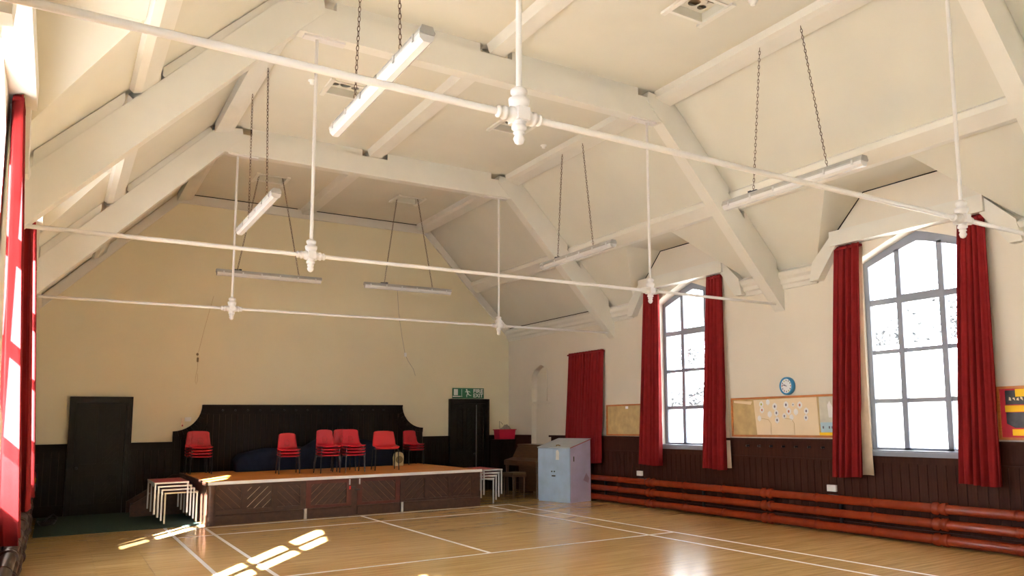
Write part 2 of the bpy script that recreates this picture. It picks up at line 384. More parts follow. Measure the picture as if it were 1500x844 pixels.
# ------------------------------------------------------------------ windows
def window(side, yc, idx, proto=None):
    fx = W+.2; y0 = 0
    mb = MB()
    A = arch(0, WH+.02, SILL-.01, SPR+.01, APX+.02); B = arch(0, WH-.08, SILL+.06, SPR-.06, APX-.13)
    n = len(A)
    for i in range(n):
        j = (i+1) % n
        q = [(0, A[i][0], A[i][1]), (0, A[j][0], A[j][1]), (0, B[j][0], B[j][1]), (0, B[i][0], B[i][1])]
        mb.prism(q, (.09, 0, 0))
    def archz(y):
        t = 1-abs(y)/WH; return SPR+(APX-SPR)*(1-(1-t)**1.12)-.09
    cols = [-WH+.06, -.315, .315, WH-.06]; rows = [SILL+.05, 1.815, 2.49, 3.19]
    for c in cols[1:3]: mb.box(.0, .08, c-.04, c+.04, SILL, archz(c))
    for r in rows[1:]:
        w = .04 if r == rows[-1] else .028
        mb.box(.005, .07, -WH+.02, WH-.02, r-w, r+w)
    mb.box(-.005, .09, -.345, .345, 3.14, 3.25)           # heavier rail of the opening light
    rot = 0 if side == 1 else pi
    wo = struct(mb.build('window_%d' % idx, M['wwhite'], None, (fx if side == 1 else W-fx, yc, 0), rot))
    for i in range(3):
        a, b = cols[i], cols[i+1]
        for j in range(4):
            z0 = rows[j]; mt = M['frosted'] if j == 0 else M['clear']
            if j < 3: q = [(a, z0), (b, z0), (b, rows[j+1]), (a, rows[j+1])]
            else:
                q = [(a, z0), (b, z0)]+[(b+(a-b)*k/4, archz(max(-WH+.03, min(WH-.03, b+(a-b)*k/4)))+.01) for k in range(5)]
            MB().prism([(.04, y, z) for y, z in q], (.006, 0, 0)).build('pane', mt, wo)
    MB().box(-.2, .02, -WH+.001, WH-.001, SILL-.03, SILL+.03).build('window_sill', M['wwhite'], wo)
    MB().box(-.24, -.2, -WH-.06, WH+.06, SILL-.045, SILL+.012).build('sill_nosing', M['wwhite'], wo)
    return wo
i = 1
for side in (1, 0):
    for yc in BAYS: window(side, yc, i); i += 1

# ------------------------------------------------------------------ roof trusses with iron tie rods
def boss(mb, x, y, z):
    mb.lathe([(.008, -.175), (.024, -.165), (.034, -.14), (.024, -.115), (.034, -.11), (.034, -.098), (.026, -.09), (.044, -.08), (.044, -.062), (.034, -.055), (.06, -.02), (.06, .02), (.045, .05), (.06, .07), (.062, .1), (.035, .115), (.05, .135), (.05, .155), (.022, .175)], (x, y, z), 'z', 14)
    mb.lathe([(.02, -.15), (.036, -.14), (.036, -.125), (.026, -.12), (.042, -.105), (.042, -.085), (.032, -.08), (.048, -.06), (.048, .06), (.032, .08), (.042, .085), (.042, .105), (.026, .12), (.036, .125), (.036, .14), (.02, .15)], (x, y, z), 'x', 14)
    mb.box(x-.038, x+.038, y-.066, y+.066, z-.038, z+.038)
TL = ('white painted roof truss with iron tie rod, crossing just in front of the stage',
      'white painted roof truss with iron tie rod, landing on the wall beside the blue clock',
      'white painted roof truss with iron tie rod, landing beyond the yellow and red notice board')
for y, lab in zip(TRUSS, TL):
    t = thing('roof_truss', lab, 'roof truss', (W/2, y, 3.36), 0, 'white roof trusses')
    def L(p): return (p[0]-W/2, p[1], p[2]-3.36)
    for side in (0, 1):
        X = lambda x: mirror(side, x)
        r = [(0.002, 3.25), (.08, 3.33), (2.37, 5.79), (2.62, 6.05), (2.60, 6.18), (2.24, 6.135), (.002, 3.745)]
        MB().prism([L((X(x), -.1, z)) for x, z in r], (0, .2, 0)).build('rafter', M['beam'], t)
        f = [(.13, 3.886), (.78, 4.58), (.80, 4.64), (.80, 4.725), (.13, 4.025)]
        g = [(1.10, 4.96), (1.12, 4.945), (2.18, 6.075), (2.14, 6.125), (1.10, 5.04)]
        for q in (f, g): MB().prism([L((X(x), -.088, z)) for x, z in q], (0, .176, 0)).build('packing_board', M['beam'], t)
        MB().tube([L((X(2.5637), 0, 3.36)), L((X(2.5637), 0, 5.80))], .018, 10).build('hanger_rod', M['iron'], t)
        mb = MB(); boss(mb, *L((X(2.5637), 0, 3.36))); mb.build('tie_rod_boss', M['iron'], t)
        MB().box(*(L((X(2.42), 0, 0))[0], L((X(2.86), 0, 0))[0]), -.05, .05, 5.755-3.36, 5.785-3.36).build('strap_plate', M['iron'], t)
    MB().box(*(L((2.34, 0, 0))[0], L((W-2.34, 0, 0))[0]), -.085, .085, 5.78-3.36, 6.10-3.36).build('collar_beam', M['beam'], t)
    for a, b in ((2.75, 4.5), (4.94, W-2.75)):
        MB().box(a-W/2, b-W/2, -.055, .055, 6.10-3.36, 6.219-3.36).build('packing_board', M['beam'], t)
    MB().tube([L((.06, 0, 3.36)), L((W-.06, 0, 3.36))], .021, 10).build('tie_rod', M['iron'], t)

# ------------------------------------------------------------------ wainscot of the two long walls
def wainscot(side, spans, m, first_board, pegs=()):
    X = lambda x: mirror(side, x)
    for (a, b) in spans:       # a > b (towards the camera)
        mb = MB(); inwin = [yc for yc in BAYS if b < yc < a]
        cuts = []; cur = a
        for yc in sorted(inwin, reverse=True): cuts.append((cur, yc+WH+.06)); cur = yc-WH-.06
        cuts.append((cur, b))
        mb.box(X(.0), X(.012), a, b, .0, .985)
        mb.box(X(0), X(.05), a, b, 0, .16)
        for c, d in cuts:
            mb.box(X(0), X(.035), c, d, 1.0, 1.25); mb.box(X(0), X(.10), c, d, 1.25, 1.29); mb.box(X(0), X(.05), c, d, .985, 1.01)
        for yc in inwin: mb.box(X(0), X(.03), yc+WH+.06, yc-WH-.06, .985, 1.074)
        TN[0] += 1
        o = struct(mb.build('trim_%d' % TN[0], m))
        if first_board is not None:
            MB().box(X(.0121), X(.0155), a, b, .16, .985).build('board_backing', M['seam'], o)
            bw = .13; n = int((a-b)/bw)
            me = MB().box(0, .018, -bw/2+.004, bw/2-.004, .155, .99).mesh('wainscot_board', m)
            for k in range(n):
                y = a-bw*(k+.5)
                link('wainscot_board', me, o, (X(.010) if side == 0 else X(.010)-.018, y, 0))
wainscot(1, [(-.02, -1.12), (-2.07, -14.5)], M['brown'], 0)
wainscot(0, [(-.02, -14.5)], M['brown'], 0)
wainscot(1, [(-14.5, YN+.02)], M['brown'], None); wainscot(0, [(-14.5, YN+.02)], M['brown'], None)
me = MB().lathe([(.012, 0), (.02, .008), (.012, .03), (.018, .05), (.006, .058)], (0, 0, 0), 'x', 8).mesh('peg', M['black'])
for k in range(8):
    y = -8.18-.25*k
    o = link('coat_peg', me, None, (W-.035, y, 1.17), pi)
    tag(o, 'small dark coat peg on the wood rail under the wide pin board', 'coat peg', 'coat pegs under the pin board')

# ------------------------------------------------------------------ end wall panelling
FD = M['dark']
def far_panel(x0, x1, ztop):
    mb = MB().box(x0, x1, -.001, -.016, 0, ztop).box(x0, x1, -.001, -.05, 0, .2).box(x0, x1, -.001, -.035, ztop-.13, ztop-.03).box(x0, x1, -.001, -.08, ztop-.03, ztop).box(x0, x1, -.001, -.05, ztop-.15, ztop-.13)
    TN[0] += 1; o = struct(mb.build('trim_%d' % TN[0], FD))
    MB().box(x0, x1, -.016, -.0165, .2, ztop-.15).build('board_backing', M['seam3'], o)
    n = max(1, round((x1-x0)/.112)); w = (x1-x0)/n
    me = MB().box(-w/2+.004, w/2-.004, -.032, -.014, .19, ztop-.14).mesh('wainscot_board', FD)
    for k in range(n): link('wainscot_board', me, o, (x0+w*(k+.5), 0, 0))
    return o
far_panel(.06, .63, 1.29); far_panel(1.635, 2.33, 1.29); far_panel(7.45, 8.085, 1.29); far_panel(9.105, W-.11, 1.29)
# shaped back board of the stage: level top, hollow-curved shoulders
curve = lambda r: [(2.33+.5*math.sin(t*pi/2)+r*0, 1.49+.51*(1-math.cos(t*pi/2))) for t in [k/10 for k in range(11)]]
lo = curve(0)
outl = [(2.33, 0)]+lo+[(9.77-x, z) for x, z in lo[::-1]]+[(7.44, 0)]
outl[-1] = (7.44, 0)
TN[0] += 1
BB = struct(link('trim_%d' % TN[0], filled('back_board', outl, [], lambda u, v, d: (u, -.001-d, v), FD, .02)))
def strip(pts, w, y0, y1, name, m, parent):
    mb = MB()
    for (a, b), (c, d) in zip(pts[:-1], pts[1:]):
        t = Vector((c-a, d-b)).normalized(); n = Vector((t.y, -t.x))*w
        mb.prism([(a, y0, b), (c, y0, d), (c+n.x, y0, d+n.y), (a+n.x, y0, b+n.y)], (0, y1-y0, 0))
    return mb.build(name, m, parent)
arcR = [(9.77-x, z) for x, z in lo]
strip(lo, .10, -.02, -.055, 'shoulder_moulding', FD, BB); strip(arcR, -.10, -.02, -.055, 'shoulder_moulding', FD, BB)
strip([(x+.14, z-.16) for x, z in lo], .04, -.02, -.045, 'shoulder_moulding', FD, BB); strip([(x-.14, z-.16) for x, z in arcR], -.04, -.02, -.045, 'shoulder_moulding', FD, BB)
MB().box(2.83, 6.94, -.02, -.085, 1.97, 2.005).build('top_moulding', FD, BB)
MB().box(2.83, 6.94, -.02, -.045, 1.83, 1.97).build('top_rail', FD, BB)
MB().box(2.95, 6.82, -.02, -.055, 1.815, 1.835).build('top_rail', FD, BB)
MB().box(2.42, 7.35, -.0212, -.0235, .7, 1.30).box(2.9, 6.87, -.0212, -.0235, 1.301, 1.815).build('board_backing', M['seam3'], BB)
w = .112; x = 2.42
while x < 7.38:
    d = min(x-2.33, 7.44-x-w*0)
    zt = 1.82 if 2.86 < x < 6.9 else 1.30+max(0, min(x-2.46, 7.31-x))*1.05
    MB().box(x-w/2+.004, x+w/2-.004, -.0236, -.034, .6, max(1.2, zt)).build('wainscot_board', FD, BB); x += w
me = MB().lathe([(.012, 0), (.022, .008), (.012, .03), (.018, .05), (.006, .058)], (0, 0, 0), 'z', 8).mesh('peg', M['black'])
for k in range(15):
    o = link('coat_peg', me, None, (3.2+.235*k, -.046, 1.895)); o.rotation_euler = (pi/2, 0, 0)
    tag(o, 'small dark coat peg on the top rail of the panelling behind the stage', 'coat peg', 'coat pegs behind the stage')

# ------------------------------------------------------------------ doors of the end wall
def door(idx, x0, x1, zt, two):
    fw_ = .10
    mb = MB().box(x0, x0+fw_, -.001, -.09, 0, zt).box(x1-fw_, x1, -.001, -.09, 0, zt).box(x0+fw_, x1-fw_, -.001, -.09, zt-.11, zt)
    mb.box(x0-.0, x0+.03, -.09, -.11, 0, zt).box(x1-.03, x1, -.09, -.11, 0, zt).box(x0+.03, x1-.03, -.09, -.11, zt-.035, zt)
    mb.box(x0+fw_, x1-fw_, -.001, -.012, 0, zt-.1)
    o = struct(mb.build('door_%d' % idx, M['doorw']))
    a, b = x0+fw_+.005, x1-fw_-.005; top = zt-.115
    leaves = [(a, b)] if not two else [(a, a+(b-a)*.72), (a+(b-a)*.76, b)]
    for li, (p, q) in enumerate(leaves):
        lf = MB().box(p, q, -.012, -.035, .01, top)
        cols = [(p+.09, (p+q)/2-.045), ((p+q)/2+.045, q-.09)] if q-p > .35 else [(p+.05, q-.05)]
        rows = [(.2, .72), (.92, top-.1)]
        for za, zb in ((.01, .2), (.72, .92), (top-.1, top)): lf.box(p+.001, q-.001, -.035, -.0488, za, zb)
        xs = [p]+[v for c in cols for v in c]+[q]
        for k in range(0, len(xs), 2): lf.box(xs[k], xs[k+1], -.035, -.05, .01, top)
        leaf = lf.build('door_leaf', M['doorw'], o)
        for ci, (ca, cb) in enumerate(cols):
            for za, zb in rows: diag_boards(ca+.01, cb-.01, za+.01, zb-.01, -.035, ci == 1, .075, M['doorw'], leaf, .007, .006)
        if li == 0:
            kx = p+.05 if not two else q-.05
            MB().lathe([(.012, 0), (.012, .03), (.026, .04), (.028, .055), (.012, .068)], (0, 0, 0), 'z', 10).build('door_knob', M['black'], leaf, (kx, -.05, .85)).rotation_euler = (pi/2, 0, 0)
    if two: MB().box(leaves[0][1]+.004, leaves[0][1]+.018, -.03, -.062, .01, top-.02).build('edge_strip', M['chrome'], o)  # added pale strip stands in for light on the ajar leaf's edge
    return o
door(1, .632, 1.632, 2.15, False); door(2, 8.086, 9.103, 2.15, True)

# ------------------------------------------------------------------ heating pipes
def pipes(side, a, b, m, lab, where):
    X = lambda x: mirror(side, x)
    me_b = MB().lathe([(.062, -.10), (.078, -.095), (.081, -.075), (.081, -.03), (.07, -.018), (.07, .018), (.081, .03), (.081, .075), (.078, .095), (.062, .10)], (0, 0, 0), 'y', 16).mesh('joint', m)
    me_s = MB().lathe([(.062, -.022), (.068, -.018), (.068, .018), (.062, .022)], (0, 0, 0), 'y', 16).mesh('collar', m)
    for z, nm in ((.460, 'top'), (.272, 'middle'), (.084, 'bottom')):
        t = thing('heating_pipe', '%s %s pipe of the three %s' % (nm, lab, where), 'pipe', (X(.14), a, z), 0, 'cast iron heating pipes along the '+('left' if side == 0 else 'right')+' wall')
        MB().lathe([(.062, 0), (.062, b-a)], (0, 0, 0), 'y', 18).build('pipe_run', m, t)
        y = -5.766+2.877*2; k = 0
        while y > b:
            for j in range(3):
                yy = y-j*.959
                if b+.1 < yy < a-.1: link('pipe_joint' if j == 0 else 'pipe_collar', me_b if j == 0 else me_s, t, (0, yy-a, 0))
            y -= 2.877
    me = MB().box(-.02, .02, -.02, .02, .003, .5).mesh('bracket', M['black'])
    for k, y in enumerate([yy for yy in (-4.2, -7.1, -9.95, -12.9) if b < yy < a]):
        o = link('pipe_bracket', me, None, (X(.055), y, 0))
        tag(o, 'black iron stay holding the heating pipes of the '+('window wall under the pin boards' if side == 1 else 'wall behind the sunlit curtains'), 'bracket', 'pipe stays')
pipes(1, -2.95, -17.9, M['pipe'], 'glossy oxide-red heating', 'below the pin boards')
pipes(0, -.9, -17.9, M['pipe2'], 'shaded oxide-red heating', 'beside the green carpet')

# ------------------------------------------------------------------ curtains
def curtain(side, ya, yb, yta, ytb, zt, zb, lab, folds=5, seed=0, group=None, lining=0, off_t=.07, off_b=.19, am=.05):
    rnd = random.Random(seed); X = lambda x: mirror(side, x)
    yc = (ya+yb)/2
    t = thing('curtain', lab, 'curtain', (X(.12), yc, zb), 0, group)
    ph = [rnd.uniform(0, 6.28) for _ in range(4)]
    def sheet(dx, dy, z1, z0, nu=64, nv=16, amul=1.0):
        vs = []; fs = []
        for j in range(nv+1):
            v = j/nv; s = v**.8
            p = yta+(ya-yta)*s+dy*v*v; q = ytb+(yb-ytb)*s+dy*v*v
            for i in range(nu+1):
                u = i/nu
                f = math.sin(2*pi*folds*u+ph[0]+.5*math.sin(2*v+ph[1]))+.35*math.sin(2*pi*folds*2.3*u+ph[2]+v)
                x = off_t+(off_b-off_t)*v+amul*am*(.55+.55*v)*f+dx
                if amul == 0: x = .02+.083*v
                else: x = max(x, .025 if z1 > 1.4 and v < .75 else .115)
                y = p+(q-p)*u+.012*math.cos(2*pi*folds*u+ph[0])
                vs.append((X(x)-X(.12), y-yc, z1+(z0-z1)*v-zb+.01*math.sin(5*u+ph[3])*v))
        for j in range(nv):
            for i in range(nu):
                a = j*(nu+1)+i; fs.append((a, a+1, a+nu+2, a+nu+1))
        return MB().add(vs, fs, True)
    o = sheet(0, 0, zt, zb).build('cloth', M['curtain'], t)
    sm = o.modifiers.new('thickness', 'SOLIDIFY'); sm.thickness = .006
    if lining:
        o = sheet(0, lining, zt-.02, zb+.03, amul=0).build('lining', M['lining'], t)
        sm = o.modifiers.new('thickness', 'SOLIDIFY'); sm.thickness = .004
    hd = MB().box(X(.03)-X(.12), X(.10)-X(.12), yta-yc, ytb-yc, zt-zb-.05, zt-zb-.02); hd.build('heading_tape', M['curtain'], t)
    return t
ZT = 4.03
curtain(1, -5.56, -6.17, -5.60, -6.02, ZT, .78, 'red curtain by the first tall window, on the tan pin board side', 5, 1, None, 0)
curtain(1, -7.30, -7.79, -7.36, -7.70, ZT, .78, 'red curtain with cream lining beside the left edge of the wide pin board', 4, 2, None, -.07)
curtain(1, -9.97, -10.44, -10.08, -10.50, ZT, .78, 'red curtain with a wide strip of cream lining showing, beside the orange paper border', 4, 3, None, -.12)
curtain(1, -11.84, -12.36, -11.96, -12.30, ZT, .78, 'red curtain hanging beside the yellow and red notice board', 5, 4, None, 0)
curtain(1, -2.85, -3.50, -2.87, -3.50, 3.05, .75, 'short red curtain behind the blue cupboard, half next to the niche', 6, 5, None, 0, .07, .15, .042)
curtain(1, -3.53, -4.17, -3.53, -4.20, 3.05, .75, 'short red curtain half hanging next to the tan pin board', 6, 6, None, 0, .07, .15, .042)
curtain(0, -5.50, -6.12, -5.58, -6.02, ZT, .78, 'red curtain hanging over the shaded pipes, next to the fire extinguisher', 5, 11, None, 0, .07, .20)
curtain(0, -7.10, -7.80, -7.32, -7.75, ZT, .78, 'red curtain over the shaded pipes, between the extinguisher curtain and the sunlit one', 5, 12, None, 0, .07, .19)
curtain(0, -9.95, -10.48, -9.98, -10.40, ZT, .78, 'red curtain with a bright strip of sunlight over the shaded pipes', 5, 13, None, 0, .06, .18)

# ------------------------------------------------------------------ floor markings and carpet
def fl(x0, x1, y0, y1, lab):
    tag(MB().box(x0, x1, y0, y1, 0, .0022).build('court_line', M['line']), lab, 'floor line', 'white court lines on the wooden floor')
fl(2.43, 2.475, -15, -3.5, 'white court line running from the stage corner, inner of the two beside the carpet')
fl(1.915, 1.96, -15, -3.12, 'white court line running from the green carpet edge, outer of the parallel pair')
fl(7.36, 7.40, -15, -3.5, 'white court line past the blue cupboard, the inner of the two on that side')
fl(7.81, 7.85, -15, -3.5, 'white court line past the blue cupboard, the outer one nearest the red pipes')
fl(1.915, 7.85, -3.5, -3.455, 'white court line hugging the foot of the stage front')
fl(1.915, 7.85, -4.49, -4.45, 'thin white court line a step in front of the stage, parallel to it')
fl(1.915, 7.85, -8.47, -8.43, 'long white court line across the hall, farthest from the stage')
fl(4.90, 4.945, -8.43, -3.5, 'white centre line from the stage doors to the crossing line')
tag(MB().box(.24, 2.455, -3.10, -.12, 0, .012).build('carpet', M['carpet']), 'dark green carpet in the corner below the dark door', 'carpet')

# ------------------------------------------------------------------ stage
SX0, SX1, SY, SH = 2.52, 7.30, -3.30, .69
st = thing('stage', 'low wooden stage with dark panelled front and white edge strip', 'stage', (0, 0, 0))
MB().box(SX0, SX1, SY+.05, -.09, .0, .64).build('body', M['stagew'], st)
MB().box(SX0-.02, SX1+.01, SY-.01, -.09, .64, SH).build('deck', M['deck'], st)
MB().box(SX0-.025, SX1+.015, SY-.05, SY-.011, .645, SH+.004).build('edge_strip', M['white'], st)
MB().box(SX0-.055, SX0-.021, SY-.05, -.09, .63, SH+.006).build('side_nosing', M['stagew'], st)
fr = SY+.05
def fbox(x0, x1, z0, z1, d, name, m, parent=st): return MB().box(x0, x1, fr, fr-d, z0, z1).build(name, m, parent)
def panel(x0, x1, z0, z1, upr, seam='seam', gap=.006):
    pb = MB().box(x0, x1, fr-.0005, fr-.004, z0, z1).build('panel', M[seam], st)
    diag_boards(x0, x1, z0, z1, fr-.004, upr, .092, M['stagew'], pb, .006, gap)
fbox(SX0+.1, 4.03, .58, .64, .04, 'rail', M['stagew']); fbox(SX0+.1, 4.03, .17, .235, .04, 'rail', M['stagew'])
for a, b in ((2.60, 2.635), (3.01, 3.10), (3.475, 3.57), (3.945, 4.03)): fbox(a, b, .235, .58, .04, 'stile', M['stagew'])
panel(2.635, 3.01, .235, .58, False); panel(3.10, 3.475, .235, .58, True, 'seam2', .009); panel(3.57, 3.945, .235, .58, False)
def sdoor(x0, x1, upr):
    d = fbox(x0, x1, .17, .64, .006, 'stage_door', M['redwood'])
    for a, b, c, e in ((x0, x0+.085, .17, .64), (x1-.085, x1, .17, .64), (x0+.085, x1-.085, .575, .64), (x0+.085, x1-.085, .17, .22)):
        MB().box(a, b, fr-.006, fr-.04, c, e).build('door_frame', M['redwood'], d)
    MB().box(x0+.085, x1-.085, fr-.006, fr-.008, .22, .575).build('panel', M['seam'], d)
    diag_boards(x0+.085, x1-.085, .22, .575, fr-.008, upr, .092, M['stagew'], d, .006, .008)
    return d
d1 = sdoor(4.035, 4.81, True); d2 = sdoor(4.915, 5.70, False)
fbox(4.81, 4.915, .0, .64, .035, 'post', M['stagew'])
for xx, dd in ((4.775, d1), (4.95, d2)): MB().box(xx-.012, xx+.012, fr-.04, fr-.052, .53, .63).build('hasp', M['chrome'], dd)
MB().box(4.80, 4.87, fr-.035, fr-.06, .47, .495).build('latch', M['black'], d1); MB().box(4.88, 4.96, fr-.035, fr-.06, .43, .455).build('latch', M['black'], d2)
MB().box(4.765, 4.795, fr-.04, fr-.056, .45, .51).build('padlock', M['extred'], d1)
fbox(5.705, SX1, .575, .64, .04, 'rail', M['stagew']); fbox(5.705, SX1, .17, .215, .04, 'rail', M['stagew'])
for a, b in ((5.705, 5.795), (6.175, 6.265), (6.645, 6.75), (7.105, SX1)): fbox(a, b, .215, .575, .04, 'stile', M['stagew'])
panel(5.795, 6.175, .215, .575, True); panel(6.265, 6.645, .215, .575, False); panel(6.75, 7.105, .215, .575, True)
for a, b in ((SX0+.06, 4.0), (4.05, 4.81), (4.915, 5.70), (5.76, SX1)):
    MB().prism([(a, fr, 0), (a, fr-.065, 0), (a, fr-.065, .14), (a, fr-.045, .165), (a, fr, .17)], (b-a, 0, 0)).build('plinth', M['stagew'], st)
for xx in (4.03, 5.735): MB().box(xx-.02, xx+.02, fr-.01, fr-.07, .0, .17).build('foot_bracket', M['chrome'], st)
MB().lathe([(.085, 0), (.085, .05), (.075, .06), (.08, .10), (.08, .16), (.065, .18), (.065, .55), (.075, .57), (.075, .60), (.085, .62), (.085, .638)], (SX0+.045, fr-.01, 0), 'z', 18).build('corner_post', M['stagew'], st)
MB().box(SX0-.01, SX0, SY+.15, -.2, .0, .62).build('side_panel', M['stagew'], st)
# steps against the end of the stage
sp = thing('stage_steps', 'dark wooden steps with closed side rising from the carpet to the stage', 'steps', (1.6, -.9, .012))
for yy in (-1.04, -.14):
    MB().prism([(0, yy+.86, 0), (.86, yy+.86, 0), (.86, yy+.86, .66), (.74, yy+.86, .66), (0, yy+.86, .2)], (0, .03, 0)).build('side_string', M['stagew'], sp)
for k in range(3): MB().box(.06+.27*k, .86, -.149, .719, .17*k+.0, .17*k+.17).build('tread', M['stagew'], sp)

# ------------------------------------------------------------------ chairs on the stage
def shell(prof, th=.007, ncol=10):
    """prof: (y, z, width, curl) from front lip to top edge"""
    vs = []; fs = []; n = len(prof)
    for y, z, w, c, d in prof:
        for i in range(ncol+1):
            u = -1+2*i/ncol
            vs.append((u*w/2, y+d*abs(u)**3, z+c*abs(u)**3))
    for j in range(n-1):
        for i in range(ncol):
            a = j*(ncol+1)+i; fs.append((a, a+1, a+ncol+2, a+ncol+1))
    return MB().add(vs, fs, True)
def make_chair(kind):
    t = thing('school_chair', 'chair', 'chair')
    if kind == 'small':
        p = [(-.18, .308, .31, .004, .01), (-.187, .321, .35, .006, .006), (-.175, .335, .37, .006, 0), (-.10, .330, .375, .012, 0), (.0, .325, .375, .014, 0), (.09, .330, .37, .02, 0),
             (.135, .350, .355, .02, -.02), (.160, .39, .34, .0, -.03), (.178, .46, .325, 0, -.03), (.196, .54, .305, 0, -.028), (.206, .60, .300, 0, -.026), (.210, .622, .285, -.012, -.02), (.212, .634, .245, -.012, -.015)]
        w, sh, yf, yr = .17, .32, -.13, .10; m = M['redpl']
    else:
        p = [(-.21, .40, .40, .004, .01), (-.225, .425, .45, .01, .01), (-.21, .445, .47, .012, 0), (-.11, .435, .475, .03, 0), (.0, .43, .475, .035, 0), (.11, .435, .465, .045, 0),
             (.17, .46, .45, .03, -.03), (.20, .51, .44, .0, -.05), (.225, .59, .425, 0, -.05), (.25, .68, .40, 0, -.045), (.262, .735, .385, 0, -.04), (.266, .750, .365, -.01, -.03), (.268, .758, .32, -.008, -.02)]
        w, sh, yf, yr = .215, .425, -.17, .14; m = M['redpl2']
    o = shell(p).build('seat_shell', m, t)
    s = o.modifiers.new('thickness', 'SOLIDIFY'); s.thickness = .007; s.offset = -1
    r = .010
    for sx in (-1, 1):
        MB().tube([(sx*(w-.03), yf, sh-.015), (sx*w, yf-.01, sh-.03), (sx*(w+.012), yf-.03, .0)], r, 8).build('leg', M['black'], t)
        MB().tube([(sx*(w-.03), yr, sh-.015), (sx*w, yr+.01, sh-.03), (sx*(w+.012), yr+.09, .0)], r, 8).build('leg', M['black'], t)
        MB().tube([(sx*(w-.03), yf, sh-.015), (sx*(w-.03), yr, sh-.015)], r, 8).build('seat_rail', M['black'], t)
    if kind == 'small':
        mb = MB(); q = []
        for k in range(17):
            a = 2*pi*k/16; q.append((.045*math.cos(a), .168+.02*math.sin(a)-.006, .455+.052*math.sin(a)))
        mb.tube(q, .0045, 6, False); mb.tube([(-.04, .166-.005, .452), (.04, .166-.005, .452)], .004, 6)
        mb.build('hand_grip', M['reddk'], t)
    return t
small = make_chair('small'); used = [False]
ORD = {3: ('lowest', 'middle', 'topmost'), 4: ('lowest', 'second from bottom', 'third from bottom', 'topmost')}
def stack(x, y, rz, n, desc, grp):
    for k in range(n):
        c = small if not used[0] else copy_tree(small)
        used[0] = True
        c.location = (x+.001*k, y, SH+.056*k); c.rotation_euler = (0, 0, rz)
        tag(c, 'small red chair, %s of the %s' % (ORD[n][k], desc), 'chair', grp)
stack(2.74, -.72, -.04, 4, 'front four-high stack beside the stage steps', 'front red chairs stacked by the stage steps')
stack(2.71, -.30, -.04, 4, 'rear four-high stack beside the stage steps', 'rear red chairs stacked by the stage steps')
stack(4.06, -1.86, -.06, 3, 'three-high stack before the blue cover', 'three red chairs stacked before the blue cover')
stack(4.69, -2.18, .10, 4, 'lone four-high stack beside the doubled stacks', 'four red chairs stacked in line')
stack(5.13, -2.30, .02, 4, 'front stack of the doubled stacks', 'front chairs of the doubled stack')
stack(5.10, -1.84, .02, 4, 'rear stack of the doubled stacks', 'rear chairs of the doubled stack')
stack(7.02, -.52, .12, 3, 'three-high stack beside the cream speaker', 'three red chairs stacked by the fire exit')
big = make_chair('wide'); big.location = (5.84, -2.08, SH); big.rotation_euler = (0, 0, -.16)
tag(big, 'wide red chair standing alone on the stage, not stacked', 'chair')

# blue cover along the back of the stage
t = thing('covered_bench', 'dark navy cloth cover draped over long low furniture behind the red chairs', 'cover', (5.2, -.36, SH))
vs = []; fs = []; nx = 70
prof = [(-.24, 0), (-.25, .5), (-.24, .8), (-.2, .95), (-.1, 1), (.1, 1), (.2, .97), (.22, .5), (.22, 0)]
for i in range(nx+1):
    u = i/nx; x = -1.80+3.16*u
    h = .30+.10*min(1, u/.12)+.12*max(0, min(1, (u-.42)/.08))+.06*math.sin(u*3)+.012*math.sin(u*41)
    if u < .03: h *= .75+u*8
    for j, (py, pz) in enumerate(prof):
        w = .018*math.sin(u*95+j*.7)*(1-pz*.8)
        vs.append((x+.02*math.sin(j*1.7+u*20), py-.0+w, h*pz))
k = len(prof)
for i in range(nx):
    for j in range(k-1): a = i*k+j; fs.append((a, a+k, a+k+1, a+1))
fs.append(tuple(range(k))); fs.append(tuple(nx*k+j for j in range(k-1, -1, -1)))
MB().add(vs, fs, True).build('cloth', M['navy'], t)
MB().tube([(-1.75+3.05*q/40, -.262+.004*math.sin(q*2.1), .02) for q in range(41)], .008, 6).build('hem', M['navy'], t)

# cream speaker box
t = thing('portable_speaker', 'small cream round-topped speaker box with brown round grille', 'speaker', (6.60, -.75, SH), -.05)
q = [(-.09, 0), (.09, 0), (.10, .20), (.08, .26), (.03, .29), (-.03, .29), (-.07, .26), (-.10, .17)]
MB().prism([(x, -.07, z) for x, z in q], (0, .15, 0)).build('body', M['cream'], t)
MB().lathe([(.076, 0), (.078, .008), (.066, .012), (.03, .014), (.01, .018)], (0, 0, 0), 'z', 20).build('grille', M['tan'], t, (0, -.07, .13)).rotation_euler = (pi/2, 0, 0)
MB().tube([(-.05, .0, .28), (-.04, .0, .315), (.04, .0, .315), (.05, .0, .28)], .007, 8).build('handle', M['black'], t)

